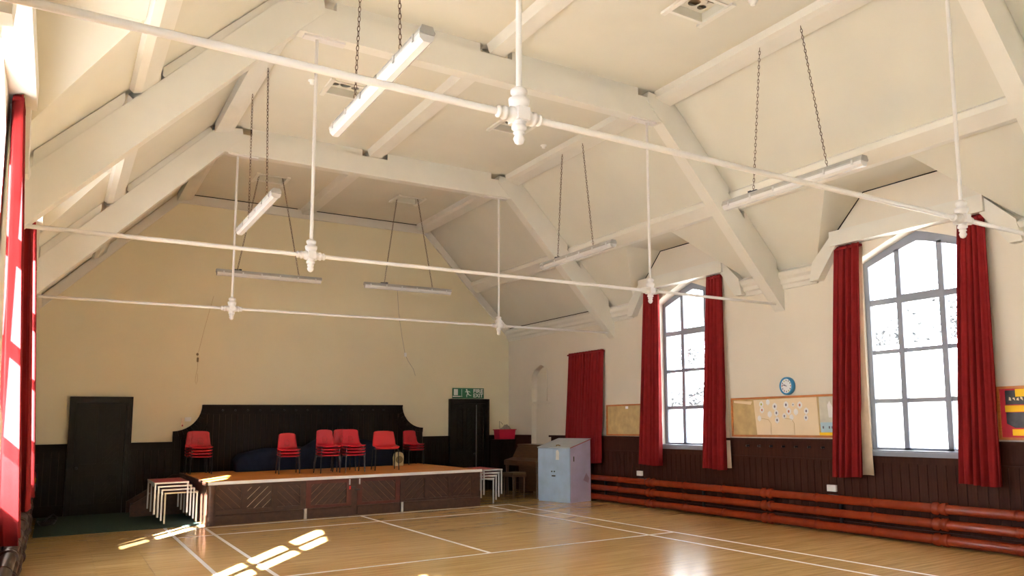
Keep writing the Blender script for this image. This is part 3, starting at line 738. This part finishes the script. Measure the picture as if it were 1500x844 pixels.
# ------------------------------------------------------------------ nesting tables
def table(x0, x1, y0, y1, h, lab, grp, edge='tabwhite', top='tabred', rz=0, z=0):
    cx, cy = (x0+x1)/2, (y0+y1)/2; a, b = (x1-x0)/2, (y1-y0)/2
    t = thing('stacking_table', lab, 'table', (cx, cy, z), rz, grp)
    MB().box(-a+.006, a-.006, -b+.006, b-.006, h-.012, h).build('table_top', M[top], t)
    mb = MB()
    for p in ((-a, a, -b, -b+.006), (-a, a, b-.006, b), (-a, -a+.006, -b, b), (a-.006, a, -b, b)): mb.box(*p, h-.026, h-.0005)
    mb.box(-a+.006, a-.006, -b+.006, b-.006, h-.026, h-.012).build('table_edge', M[edge], t)
    l = .0115; leg = MB().box(-l, l, -l, l, 0, h-.026).mesh('leg', M[edge])
    for sx in (-1, 1):
        for sy in (-1, 1): link('leg', leg, t, (sx*(a-.016), sy*(b-.016), 0))
        MB().box(sx*(a-.016)-.01, sx*(a-.016)+.01, -b+.03, b-.03, h-.052, h-.027).build('side_rail', M[edge], t)
    for sy in (1,): MB().box(-a+.03, a-.03, sy*(b-.016)-.01, sy*(b-.016)+.01, h-.052, h-.027).build('back_rail', M[edge], t)
    return t
G1 = 'stack of white-legged tables beside the stage steps'; G2 = 'stack of tables at the fire exit end of the stage'
tl = ('bottom', 'second from bottom', 'third from bottom', 'topmost')
for k in range(4):
    x = 1.965-.056*k; y = -2.60-.065*k
    table(x, x+.50, y, y+1.15, .50, '%s table of the white-legged table stack beside the stage steps' % tl[k], G1, 'tabcream' if k == 0 else 'tabwhite', z=.012+.06*k)
for k in range(4):
    x = 7.33+.05*k; y = -3.02-.02*k
    table(x, x+.42, y, y+1.0, .49, '%s table of the grey-legged table stack between stage and piano' % tl[k], G2, z=.058*k)

# ------------------------------------------------------------------ blue cupboard
A = Vector((8.65, -3.20)); B = Vector((8.86, -4.08)); ang = math.atan2(B.y-A.y, B.x-A.x)+pi/2
cw = (B-A).length; cd = .60
t = thing('cupboard', 'powder blue wooden cupboard with sloping top and lilac side', 'cupboard', (A.x, A.y, 0), ang)
# local: front at x = 0, depth +x, width 0 .. -cw along y
H0, H1 = 1.06, 1.22
mb = MB().prism([(.02, -.02, 0), (cd, -.02, 0), (cd, -.02, H1), (.02, -.02, H0)], (0, .02, 0)); mb.build('side', M['blue'], t)
MB().prism([(.02, -cw, 0), (cd, -cw, 0), (cd, -cw, H1), (.02, -cw, H0)], (0, .02, 0)).build('side', M['lilac'], t)['label'] = 'lilac painted side'
MB().box(cd-.02, cd, -cw+.02, -.02, 0, H1-.01).build('back', M['blue'], t)
MB().box(.02, cd-.02, -cw+.02, -.02, .0, .08).build('plinth', M['blue'], t)
lidm = MB().prism([(-.01, .01, H0), (cd+.005, .01, H1+.005), (cd+.005, .01, H1+.025), (-.01, .01, H0+.02)], (0, -cw-.02, 0)).build('sloping_top', M['lid'], t)
MB().prism([(0, -cw-.0105, H0), (cd, -cw-.0105, H1), (cd, -cw-.0105, H1+.014), (0, -cw-.0105, H0+.012)], (0, -.003, 0)).build('edge_line', M['redline'], lidm)
for k, (a, b) in enumerate(((-.003, -cw/2+.002), (-cw/2-.002, -cw+.003))):
    d = MB().box(0, .02, a, b, .09 if 0 else .03, H0-.01).build('cupboard_door', M['blue'], t)
    MB().lathe([(.006, 0), (.012, .012), (.016, .022), (.008, .03)], (0, 0, 0), 'x', 8).build('door_knob', M['black'], d, (0, (b+.035) if k == 0 else (a-.035), .60), 0).rotation_euler = (0, 0, pi)
    if k == 0: MB().box(-.012, 0, b-.05, b+.045, .50, .525).build('latch', M['black'], d)
    else: MB().prism([(-.002, a-.06, .83), (-.002, a-.15, .83), (-.002, a-.155, .98), (-.002, a-.12, 1.03), (-.002, a-.07, 1.01)], (.0018, 0, 0)).build('paper_label', M['paperw'], d)
MB().box(.10, .12, -cw-.006, -cw, .80, .90).build('side_hasp', M['black'], t)
MB().tube([(.06, -cw*.52, H0+.03), (.05, -cw*.52-.02, H0+.06), (.06, -cw*.52-.07, H0+.06), (.09, -cw*.52-.09, H0+.045)], .012, 8).build('lid_handle', M['tan'], t)
MB().prism([(.38, -cw-.0012, .42), (.53, -cw-.0012, .36), (.56, -cw-.0012, .45), (.47, -cw-.0012, .56)], (0, .001, 0)).build('paint_patch', mat('mauve_patch', (.42, .30, .46), .5, .1, 5), t)

# ------------------------------------------------------------------ piano, stool, corner cabinet, red box
t = thing('upright_piano', 'brown upright piano against the wall behind the blue cupboard', 'piano', (9.62, -2.0, 0))
y0, y1 = -.72, .72
MB().box(-.34, 0, y0+.03, y1-.03, .06, 1.06).build('case', M['piano'], t)
MB().box(-.40, .01, y0, y1, 1.06, 1.09).build('top_lid', M['piano'], t)
for s in (y0, y1-.03):
    MB().prism([(-.74, s, .64), (-.74, s, .74), (-.52, s, .80), (-.38, s, 1.06), (0, s, 1.06), (0, s, 0), (-.36, s, 0), (-.36, s, .64)], (0, .03, 0)).build('end_panel', M['piano'], t)
MB().prism([(-.34, y0+.03, 1.05), (-.38, y0+.03, 1.05), (-.52, y0+.03, .80), (-.48, y0+.03, .80)], (0, y1-y0-.06, 0)).build('front_panel', M['piano'], t)
MB().box(-.74, -.34, y0+.03, y1-.03, .64, .67).build('key_bed', M['piano'], t)
MB().prism([(-.735, y0+.03, .67), (-.735, y0+.03, .75), (-.50, y0+.03, .81), (-.50, y0+.03, .67)], (0, y1-y0-.06, 0)).build('key_lid', M['piano'], t)
MB().box(-.36, -.34, y0+.03, y1-.03, .1, .64).build('knee_board', M['piano'], t)
for s in (y0+.05, y1-.05): MB().tube([(-.68, s, 0), (-.68, s, .08), (-.68, s, .35), (-.68, s, .64)], [.025, .03, .022, .038], 10).build('leg', M['piano'], t)
t = thing('piano_stool', 'small dark piano stool with brown padded seat', 'stool', (8.60, -2.28, 0), .1)
MB().box(-.17, .17, -.2, .2, .44, .49).build('frame', M['piano'], t)
MB().prism([(-.165, -.195, .49), (.165, -.195, .49), (.165, .195, .49), (-.165, .195, .49)], (0, 0, .04)).build('seat_pad', mat('brown_seat_cloth', (.12, .08, .045), .8, .2, 10), t)
lg = MB().tube([(0, 0, 0), (0, 0, .12), (0, 0, .44)], [.013, .016, .021], 8).mesh('leg', M['piano'])
for sx in (-1, 1):
    for sy in (-1, 1): link('leg', lg, t, (sx*.14, sy*.17, 0))
t = thing('corner_cabinet', 'black painted cabinet in the corner right of the fire exit door', 'cabinet', (9.34, -.36, 0))
MB().box(-.22, .22, -.22, .22, 0, 1.16).build('body', M['dark'], t); MB().box(-.235, .22, -.235, .23, 1.16, 1.19).build('top', M['dark'], t)
for k in (-1, 1): MB().box(min(0, k*.205), max(0, k*.205), -.235, -.22, .08, 1.12).build('cabinet_door', M['dark'], t)
t = thing('storage_box', 'crimson plastic storage box with its rim, standing on the black corner cabinet', 'box', (9.36, -.40, 1.19))
w0, w1, d0, d1_, hh = .20, .215, .13, .15, .22
bx = MB()
lo4 = [(-w0, -d0, 0), (w0, -d0, 0), (w0, d0, 0), (-w0, d0, 0)]; hi4 = [(-w1, -d1_, hh), (w1, -d1_, hh), (w1, d1_, hh), (-w1, d1_, hh)]
bx.add(lo4+hi4, [(3, 2, 1, 0)]+[(i, (i+1) % 4, (i+1) % 4+4, i+4) for i in range(4)])
bo = bx.build('body', M['redbox'], t); sm = bo.modifiers.new('thickness', 'SOLIDIFY'); sm.thickness = .005
for a in ((-.232, .232, -.17, -.148), (-.232, .232, .148, .17), (-.232, -.212, -.148, .148), (.212, .232, -.148, .148)): MB().box(*a, .215, .235).build('rim', M['redbox'], t)
vs = []; fs = []
for i in range(9):
    for j in range(7):
        u, v = i/8*2-1, j/6*2-1
        vs.append((u*.17+.02, v*.11, .17+.16*max(0, 1-u*u*.9)*max(0, 1-v*v*.8)*(1+.25*math.sin(5*u+3*v))))
for i in range(8):
    for j in range(6): a = i*7+j; fs.append((a, a+7, a+8, a+1))
b2 = MB().add(vs, fs, True).build('cloth_bundle', M['grey'], None, (9.36, -.40, 1.19)); sm = b2.modifiers.new('thickness', 'SOLIDIFY'); sm.thickness = .02
tag(b2, 'crumpled grey cloth bundle sticking out of the crimson box', 'cloth')
tag(MB().tube([(9.18, -.5, 1.36), (9.17, -.5, 1.62), (9.21, -.5, 1.59), (9.26, -.5, 1.54)], .004, 6).build('wire', M['black']), 'thin dark wire poking up from the crimson box', 'wire')

# ------------------------------------------------------------------ fire exit sign
t = thing('fire_exit_sign', 'green and white FIRE EXIT sign above the dark door', 'sign', (8.58, -.02, 2.165))
MB().box(-.41, .41, -.012, 0, 0, .245).build('plate', M['green'], t)
yy = -.0125
def flat(pts, name='pictogram'): MB().prism([(x, yy, z) for x, z in pts], (0, -.0015, 0)).build(name, M['white'], t)
flat([(-.375, .075), (-.27, .075), (-.27, .22), (-.375, .22)], 'door_pictogram')
flat([(-.40, .035), (-.20, .035), (-.20, .06), (-.40, .06)], 'ground_bar')
flat([(-.178, .05), (-.166, .05), (-.166, .22), (-.178, .22)], 'arrow'); flat([(-.193, .055), (-.151, .055), (-.172, .028)], 'arrow')
hd = [(-.045+.021*math.cos(k*pi/5), .202+.021*math.sin(k*pi/5)) for k in range(10)]; flat(hd, 'running_figure')
def limb(a, b, w0, w1):
    a = Vector(a); b = Vector(b); d = (b-a).normalized(); n = Vector((-d.y, d.x))
    flat([tuple(a+n*w0), tuple(b+n*w1), tuple(b-n*w1), tuple(a-n*w0)], 'running_figure')
limb((-.035, .18), (-.01, .11), .022, .018); limb((-.035, .17), (-.085, .155), .009, .008); limb((-.03, .172), (.03, .165), .009, .008); limb((.03, .165), (.045, .14), .008, .007)
limb((-.012, .115), (-.045, .075), .013, .010); limb((-.045, .075), (-.04, .03), .009, .008); limb((-.01, .115), (.03, .075), .013, .010); limb((.03, .075), (.075, .07), .009, .008)
for s, z in (('FIRE', .135), ('EXIT', .03)):
    o = link('lettering', text_mesh(s, .125, M['white'], 'lettering', .003), t, (.125, -.0135, z)); o.rotation_euler = (pi/2, 0, 0)
    bx_ = max(v.co.x for v in o.data.vertices); o.scale = (.262/bx_, 1, 1)

# ------------------------------------------------------------------ hanging fluorescent lamps
def chain(p, q, parent):
    p, q = Vector(p), Vector(q); d = q-p; n = int(d.length/.042); mb = MB(); dn = d.normalized()
    a = dn.orthogonal().normalized(); b = dn.cross(a)
    for i in range(n):
        c = p+d*((i+.5)/n); u = a if i % 2 else b; L2 = d.length/n*.62
        pts = [c+dn*(L2*math.cos(2*pi*k/8))+u*(.0115*math.sin(2*pi*k/8)) for k in range(9)]
        mb.tube(pts, .0036, 4, False)
    return mb.build('chain', M['chain'], parent)
def lamp(c, length, along, tops, hooks, lab, z=4.24):
    rz = 0 if along == 'x' else pi/2
    t = thing('batten_lamp', lab, 'lamp', (c[0], c[1], z), rz, 'hanging fluorescent battens')
    L = length/2
    MB().prism([(-L, -.055, .045), (-L, .055, .045), (-L, .06, .06), (-L, .04, .105), (-L, -.04, .105), (-L, -.06, .06)], (2*L, 0, 0)).build('housing', M['lampgrey'], t)
    MB().prism([(-L+.01, -.057, .044), (-L+.01, -.05, .01), (-L+.01, -.025, -.012), (-L+.01, .025, -.012), (-L+.01, .05, .01), (-L+.01, .057, .044)], (2*L-.02, 0, 0)).build('diffuser', M['diffuser'], t)
    cl = MB().box(-.012, .012, -.004, .004, .02, .075).mesh('clip', M['chrome'])
    for k in range(6):
        for sy in (-.062, .062): link('clip', cl, t, (-L+.12+(2*L-.24)*k/5, sy, 0))
    inv = Matrix.Rotation(-rz, 3, 'Z'); o = Vector((c[0], c[1], z))
    for (tp, hk) in zip(tops, hooks):
        chain(inv @ (Vector(tp)-o), inv @ (Vector(hk)-o), t)
        MB().lathe([(.008, 0), (.014, .006), (.014, .02), (.006, .026)], tuple(inv @ (Vector(hk)-o)-Vector((0, 0, .021))), 'z', 8).build('hook', M['chrome'], t)
    h = inv @ (Vector(hooks[0])-o)
    MB().box(h.x-.07, h.x+.02, -.025, .025, h.z-.02, h.z+.02).box(h.x+.03, h.x+.075, -.02, .02, h.z-.015, h.z+.03).build('plug_connector', M['plug'], t)
ZL = 4.355
lamp((7.38, -11.22), 2.12, 'y', [(7.30, -10.93, 6.09), (7.30, -11.57, 6.09)], [(7.38, -10.66, ZL), (7.38, -11.79, ZL)], 'long fluorescent batten hung on chains before the window with the clock wall', 4.25)
lamp((7.38, -6.64), 2.15, 'y', [(7.30, -6.38, 6.09), (7.30, -7.0, 6.09)], [(7.38, -6.08, ZL), (7.38, -7.16, ZL)], 'long fluorescent batten hung on chains above the first tall window', 4.25)
lamp((2.43, -6.72), 2.20, 'y', [(2.42, -6.2, 6.09), (2.42, -7.15, 6.09)], [(2.43, -6.2, ZL), (2.43, -7.3, ZL)], 'fluorescent batten hung over the floor in front of the stage steps', 4.25)
lamp((2.43, -11.28), 2.20, 'y', [(2.42, -10.95, 6.09), (2.42, -11.75, 6.09)], [(2.43, -10.75, ZL), (2.43, -11.85, ZL)], 'large fluorescent batten with shining white diffuser hung from the sunny side purlin', 4.25)
lamp((3.62, -1.95), 1.86, 'x', [(3.36, -1.95, 6.3), (3.77, -1.95, 6.3)], [(3.04, -1.95, ZL+.05), (4.13, -1.95, ZL+.05)], 'fluorescent batten hung crosswise over the stage, on the dark door side', 4.30)
lamp((6.32, -1.95), 1.86, 'x', [(6.05, -1.95, 6.3), (6.48, -1.95, 6.3)], [(5.80, -1.95, ZL+.05), (6.84, -1.95, ZL+.05)], 'fluorescent batten hung crosswise over the stage, on the fire exit side', 4.30)

# ------------------------------------------------------------------ ceiling vents and small ceiling fittings
VL = ('pierced ceiling vent above the batten over the stage steps side', 'pierced ceiling vent above the batten of the first tall window', 'pierced ceiling vent above the batten before the clock wall', 'ceiling vent over the stage holding lamp chains, dark door side', 'ceiling vent over the stage holding lamp chains, fire exit side')
for (x, y), lab in zip(VENTS, VL):
    t = thing('ceiling_vent', lab, 'vent', (x, y, ZC), 0, 'pierced ceiling vents')
    mb = MB().box(-.30, -.24, -.30, .30, -.03, .0).box(.24, .30, -.30, .30, -.03, .0).box(-.24, .24, -.24, -.2, -.014, .0).box(-.24, .24, .2, .24, -.014, 0)
    mb.build('frame', M['beam'], t)
    holes = []
    for cx, cy, r in ((-.14, .09, .055), (0, .06, .075), (.14, .09, .055), (-.0, -.10, .05)):
        holes.append([(cx+r*math.cos(k*pi/6), cy+r*math.sin(k*pi/6)) for k in range(12)])
    for cx, cy in ((-.13, -.07), (.13, -.07)):
        holes.append([(cx+(.075 if k % 2 == 0 else .032)*math.cos(k*pi/5+.3), cy+(.075 if k % 2 == 0 else .032)*math.sin(k*pi/5+.3)) for k in range(10)])
    link('grille', filled('grille', [(-.236, -.196), (.236, -.196), (.236, .196), (-.236, .196)], holes, lambda u, v, d: (u, v, .09+d), M['ceil'], .012), t)
    MB().box(-.239, .239, -.199, .199, .17, .185).build('vent_back', mat('tan_vent_backing', (.30, .22, .14), .9, .3, 9), t)  # tan backing seen through the grille holes
for x, y, lab in ((7.0, -6.27, 'small white ceiling fitting near the upper purlin above the first tall window'), (6.61, -11.5, 'small white ceiling fitting beside the vent nearest the clock wall lamp'), (3.06, -6.78, 'small white round fitting beside the pierced vent on the stage steps side')):
    o = MB().lathe([(.02, -.055), (.03, -.05), (.035, -.02), (.055, -.012), (.055, 0)], (x, y, ZC), 'z', 14).build('ceiling_fitting', M['white']); tag(o, lab, 'ceiling fitting')

# ------------------------------------------------------------------ right wall: clock, boards, sockets
t = thing('wall_clock', 'round blue-rimmed wall clock with white face above the pin board', 'clock', (W, -9.03, 2.085))
MB().lathe([(.135, 0), (.138, -.02), (.135, -.06), (.125, -.068), (.112, -.068), (.108, -.05)], (0, 0, 0), 'x', 32).build('rim', M['bluepl'], t)
MB().lathe([(.112, -.044), (.112, -.052)], (0, 0, 0), 'x', 32).build('face', M['paperw'], t)
for k in range(12):
    a = k*pi/6; MB().box(-.0535, -.052, -.008, .008, -.011, .011).build('numeral', M[('inkr', 'ink', 'inkg')[k % 3]] if k % 2 else M['ink'], t, (0, -.085*math.sin(a), .085*math.cos(a)))
def hand(ang, ln, w):
    d = Vector((0, -math.sin(ang), math.cos(ang))); n = Vector((0, d.z, -d.y))*w
    MB().prism([(-.055, *(n-d*.01).yz), (-.055, *(n+d*ln).yz), (-.055, *(-n+d*ln).yz), (-.055, *(-n-d*.01).yz)], (-.002, 0, 0)).build('clock_hand', M['ink'], t)
hand(math.radians(294), .055, .006); hand(math.radians(282), .085, .004)
def board(ya, yb, z0, z1, lab, m='cork'):
    t = thing('pin_board', lab, 'pin board', (W, (ya+yb)/2, z0)); c = (ya+yb)/2; h = z1-z0; a, b = ya-c, yb-c
    MB().box(-.018, -.001, a, b, 0, h).build('backing', M[m], t)
    for p in ((a, b, 0, .03), (a, b, h-.03, h), (a, a-.035, .03, h-.03), (b, b+.035, .03, h-.03)): MB().box(-.035, -.0185, p[0], p[1], p[2], p[3]).build('frame', M['orange'], t)
    return t
board(-4.22, -5.52, 1.30, 1.91, 'bare tan pin board with orange frame between two red curtains')
board(-7.80, -10.02, 1.31, 1.935, 'long pin board with orange frame under the blue clock')
board(-12.26, -13.15, 1.31, 1.935, 'notice board with red backing and yellow strips beside the window', 'crimson')
def sheet(name, pts, m, lab, cat, d=.0195, grp=None):
    tag(MB().prism([(W-d, y, z) for y, z in pts], (-.0012, 0, 0)).build(name, M[m]), lab, cat, grp)
sheet('backing_paper', [(-8.30, 1.89), (-9.57, 1.902), (-9.60, 1.345), (-8.36, 1.343)], 'paper', 'big cream backing paper with cut-outs pinned to the long board', 'paper')
sheet('torn_paper', [(-7.86, 1.89), (-8.27, 1.87), (-8.24, 1.82), (-7.86, 1.86)], 'paper', 'torn strip of cream paper at the top of the long board', 'paper')
sheet('collage_paper', [(-9.61, 1.90), (-9.86, 1.90), (-9.88, 1.53), (-9.62, 1.53)], 'paper2', 'pale grey collage sheet beside the cream backing paper', 'paper')
sheet('blue_paper', [(-9.62, 1.53), (-9.88, 1.53), (-9.89, 1.39), (-9.63, 1.385)], 'paperb', 'light blue sheet with dark figures under the grey collage', 'paper')
sheet('white_cutout', [(-9.76, 1.78), (-9.80, 1.84), (-9.86, 1.74), (-9.87, 1.60), (-9.78, 1.60)], 'paperw', 'white ghost-shaped paper on the grey collage sheet', 'paper', .021)
sheet('border_strip', [(-9.90, 1.90), (-9.983, 1.90), (-9.983, 1.345), (-9.90, 1.345)], 'orangep', 'bright orange paper border at the end of the long board', 'paper')
sheet('border_strip', [(-9.60, 1.385), (-9.90, 1.385), (-9.90, 1.345), (-9.60, 1.345)], 'yellow', 'yellow-orange border strip under the light blue sheet', 'paper', .0188)
for k, y in enumerate((-9.66, -9.77, -9.82)): sheet('blot', [(y, 1.44), (y-.025, 1.44), (y-.025, 1.475), (y, 1.475)], 'ink', 'dark figure drawn on the light blue sheet', 'drawing', .0212, 'figures on the blue sheet')
cuts = [(8.47, 1.82, .05, 'inkg'), (8.61, 1.85, .045, 'paperw'), (8.75, 1.78, .055, 'ink'), (8.98, 1.80, .055, 'ink'), (9.12, 1.80, .03, 'ink'), (9.25, 1.79, .055, 'inkr'), (8.48, 1.73, .05, 'inkr'), (8.64, 1.66, .05, 'paperw'), (8.78, 1.68, .05, 'ink'), (9.03, 1.70, .055, 'inkr'), (9.17, 1.69, .05, 'paperw'), (9.37, 1.70, .05, 'ink'), (8.42, 1.60, .045, 'paperw'), (8.79, 1.57, .05, 'ink'), (8.94, 1.63, .045, 'ink'), (9.08, 1.61, .045, 'paperw'), (9.36, 1.60, .045, 'ink')]
for y, z, r, mk in cuts:
    t = MB().prism([(W-.0215, -y-r*.9*math.cos(k*pi/6), z+r*(1+.15*math.sin(3*k))*math.sin(k*pi/6)) for k in range(12)], (-.001, 0, 0)).build('paper_cutout', M['paperw'])
    tag(t, 'small white paper cut-out with a drawing, stuck on the cream backing paper', 'paper', 'cut-outs on the cream backing paper')
    MB().prism([(W-.0226, -y-r*.34*math.cos(k*pi/3), z+r*.42*math.sin(k*pi/3)) for k in range(6)], (-.0006, 0, 0)).build('drawing', M[mk], t)
for k, (y, z) in enumerate(((-8.66, 1.5), (-9.13, 1.5))):
    o = MB().tube([(W-.0215, y, 1.35), (W-.0215, y, 1.52), (W-.0215, y+.05, 1.58), (W-.0215, y+.2, 1.6)], .004, 5).build('drawn_stem', M['cork']); tag(o, 'thin brown drawn stem line on the cream backing paper', 'drawing', 'stems on the backing paper')
sheet('note', [(-4.86, 1.87), (-4.95, 1.87), (-4.95, 1.82), (-4.86, 1.82)], 'paperw', 'tiny white note pinned to the bare tan board', 'paper')
sheet('yellow_strip', [(-12.48, 1.90), (-13.1, 1.90), (-13.1, 1.81), (-12.48, 1.81)], 'yellow', 'top yellow strip on the red notice board', 'paper', .0212)
sheet('yellow_strip', [(-12.35, 1.71), (-13.1, 1.71), (-13.1, 1.635), (-12.35, 1.635)], 'yellow', 'middle yellow strip on the red notice board', 'paper', .0212)
sheet('yellow_strip', [(-12.42, 1.435), (-13.1, 1.435), (-13.1, 1.36), (-12.42, 1.36)], 'yellow', 'bottom yellow strip on the red notice board', 'paper', .0212)
sheet('picture', [(-12.36, 1.885), (-13.1, 1.885), (-13.1, 1.72), (-12.36, 1.72)], 'photo', 'dark picture between the top and middle yellow strips', 'picture', .0198)
sheet('picture', [(-12.36, 1.63), (-13.1, 1.63), (-13.1, 1.45), (-12.45, 1.45), (-12.36, 1.50)], 'photo', 'dark picture between the middle and bottom yellow strips', 'picture', .0198)
for k in range(7):
    y = -12.40-.045*k; sheet('blot', [(y, 1.77+.02*(k % 2)), (y-.03, 1.765), (y-.025, 1.80), (y-.005, 1.81-.01*(k % 3))], 'paper', 'pale speck of the upper dark picture', 'drawing', .0212, 'specks of the dark picture')
for y, lab in ((-5.32, 'white double socket on the dark wood under the bare tan board'), (-9.80, 'white double socket on the dark wood below the curtain with cream lining')):
    t = thing('wall_socket', lab, 'socket', (W-.028, y, .60))
    MB().box(-.04, 0, -.075, .075, -.045, .045).build('plate', M['white'], t)
    for s in (-1, 1): MB().box(-.044, -.0401, s*.035-.01, s*.035+.01, .012, .03).build('switch', M['paperw'], t)

# ------------------------------------------------------------------ end wall small things
t = thing('thermostat', 'small white and brown control on the cream wall beside the back board', 'thermostat', (2.53, -.001, 1.66))
MB().box(-.06, -.02, -.025, 0, -.09, .09).build('sensor', M['paper'], t); MB().box(-.052, -.028, -.027, -.0251, -.075, -.045).build('indicator', M['reddk'], t)
MB().box(.0, .11, -.035, 0, .02, .10).build('box', M['white'], t)
t = thing('light_pull', 'thin cord with knob hanging on the cream wall above the thermostat', 'light pull', (2.70, -.02, 2.6))
MB().tube([(0.25, 0, 1.6), (.10, 0, .9), (.02, 0, .47), (0, 0, .42)], .003, 5).build('cord', M['cork'], t)
MB().lathe([(.012, .38), (.022, .39), (.022, .41), (.012, .43)], (0, 0, 0), 'z', 8).build('knob', M['tan'], t)
MB().tube([(.0, 0, .38), (.012, 0, .3), (.01, 0, .1), (-.01, 0, -.0), (-.02, 0, -.12), (0, 0, -.2), (.02, 0, -.12), (.015, 0, .02)], .003, 5).build('cord_loop', M['cork'], t)
MB().lathe([(.014, .25), (.018, .26), (.018, .33), (.012, .34)], (0.01, 0, 0), 'z', 8).build('toggle', M['tan'], t)
t = thing('wall_cable', 'thin loose cable trailing down the sunlit part of the end wall', 'cable', (7.0, -.02, 3.15))
MB().tube([(-.22, 0, 1.6), (-.17, 0, .95), (-.08, 0, .4), (0, 0, 0), (.08, 0, -.15), (.2, 0, -.32), (.25, 0, -.47)], .004, 5).build('cable', M['grey'], t)
MB().box(-.02, .03, -.012, .012, -.04, .05).build('cable_clip', M['white'], t)
t = thing('fire_extinguisher', 'red fire extinguisher mounted on the wall by the end of the curtain', 'extinguisher', (.13, -.35, .42))
MB().lathe([(.06, 0), (.072, .02), (.072, .36), (.06, .41), (.03, .44), (.025, .47)], (0, 0, 0), 'z', 18).build('cylinder', M['extred'], t)
MB().lathe([(.0732, .22), (.0732, .30)], (0, 0, 0), 'z', 18).build('label_band', M['yellow'], t)
MB().lathe([(.0735, .08), (.0735, .2)], (0, 0, 0), 'z', 18).build('instruction_band', M['paperw'], t)
MB().box(-.02, .07, -.015, .015, .47, .50).box(-.02, .09, -.012, .012, .52, .535).build('valve_handle', M['black'], t)
MB().tube([(.03, 0, .48), (.085, -.03, .42), (.09, -.03, .15)], .01, 8).build('hose', M['black'], t)
mb = MB()
for k in range(3): mb.tube([(.40+(.10+.012*k)*math.cos(a*pi/8), -1.55+(.16+.012*k)*math.sin(a*pi/8), .034+.02*k+.006*math.sin(a)) for a in range(17)], .01, 6, False)
mb.tube([(.51, -1.5, .04), (.54, -1.45, .13), (.48, -1.38, .17), (.4, -1.4, .11), (.36, -1.5, .06)], .012, 6)
tag(mb.build('cable_coil', M['black']), 'coil of black cable lying on the carpet by the shaded pipes', 'cable')

# ------------------------------------------------------------------ outside the windows
struct(MB().box(-60, -.45, -80, 60, -.6, -.5).build('ground_left', M['ground']))
struct(MB().box(W+.45, 80, -80, 60, -.6, -.5).build('ground_right', M['ground']))
t = thing('neighbouring_house', 'pale rendered house with pale roof seen through the windows', 'house', (W+14, 3, -.5))
MB().box(0, 7, -14, 16, 0, 3.0).build('wall', M['brick'], t)
MB().prism([(-.4, -14.4, 2.95), (3.5, -14.4, 4.9), (7.4, -14.4, 2.95)], (0, 30.8, 0)).build('roof', M['slate'], t)
for yy in (-10, -5, 0, 5, 10): MB().box(-.03, .02, yy-.5, yy+.5, 1.0, 2.2).build('window', M['ink'], t)
for ti, (tx, ty, th) in enumerate(((W+25, 2.2, 8.2), (W+25.5, 7.2, 7.9), (W+25, 20.5, 7.6), (W+25, -2.6, 8.0), (W+9.5, 4.5, 3.4))):
    t = thing('bare_tree', 'twiggy winter tree standing behind the pale house roof' if ti < 4 else 'small dark bush standing before the pale house', 'tree', (tx, ty, -.5), 0, 'trees behind the neighbouring roof' if ti < 4 else None)
    rnd = random.Random(40+ti); mb = MB(); lf = MB()
    mb.tube([(0, 0, 0), (.1, .1, th*.35), (0, .2, th*.7)], [.03*th, .02*th, .05], 7)
    for k in range(34):
        z0 = th*rnd.uniform(.3, .7); a = rnd.uniform(0, 2*pi); r = rnd.uniform(.7, 1.9); z1 = z0+rnd.uniform(.5, th*.3)
        mb.tube([(0, .1, z0), (r*.5*math.cos(a), r*.5*math.sin(a), (z0+z1)/2-.1), (r*math.cos(a), r*math.sin(a), z1)], [.05, .035, .012], 5)
        for j in range(40):
            p = Vector((r*math.cos(a), r*math.sin(a), z1))+Vector((rnd.gauss(0, .4), rnd.gauss(0, .4), rnd.gauss(0, .35))); s = .19
            u = Vector((rnd.gauss(0, 1), rnd.gauss(0, 1), rnd.gauss(0, 1))).normalized(); v = u.orthogonal().normalized()
            lf.add([p-u*s, p+v*s*.5, p+u*s, p-v*s*.5], [(0, 1, 2, 3)])
    mb.build('branches', M['bark'], t); lf.build('twigs', M['leaf'], t)
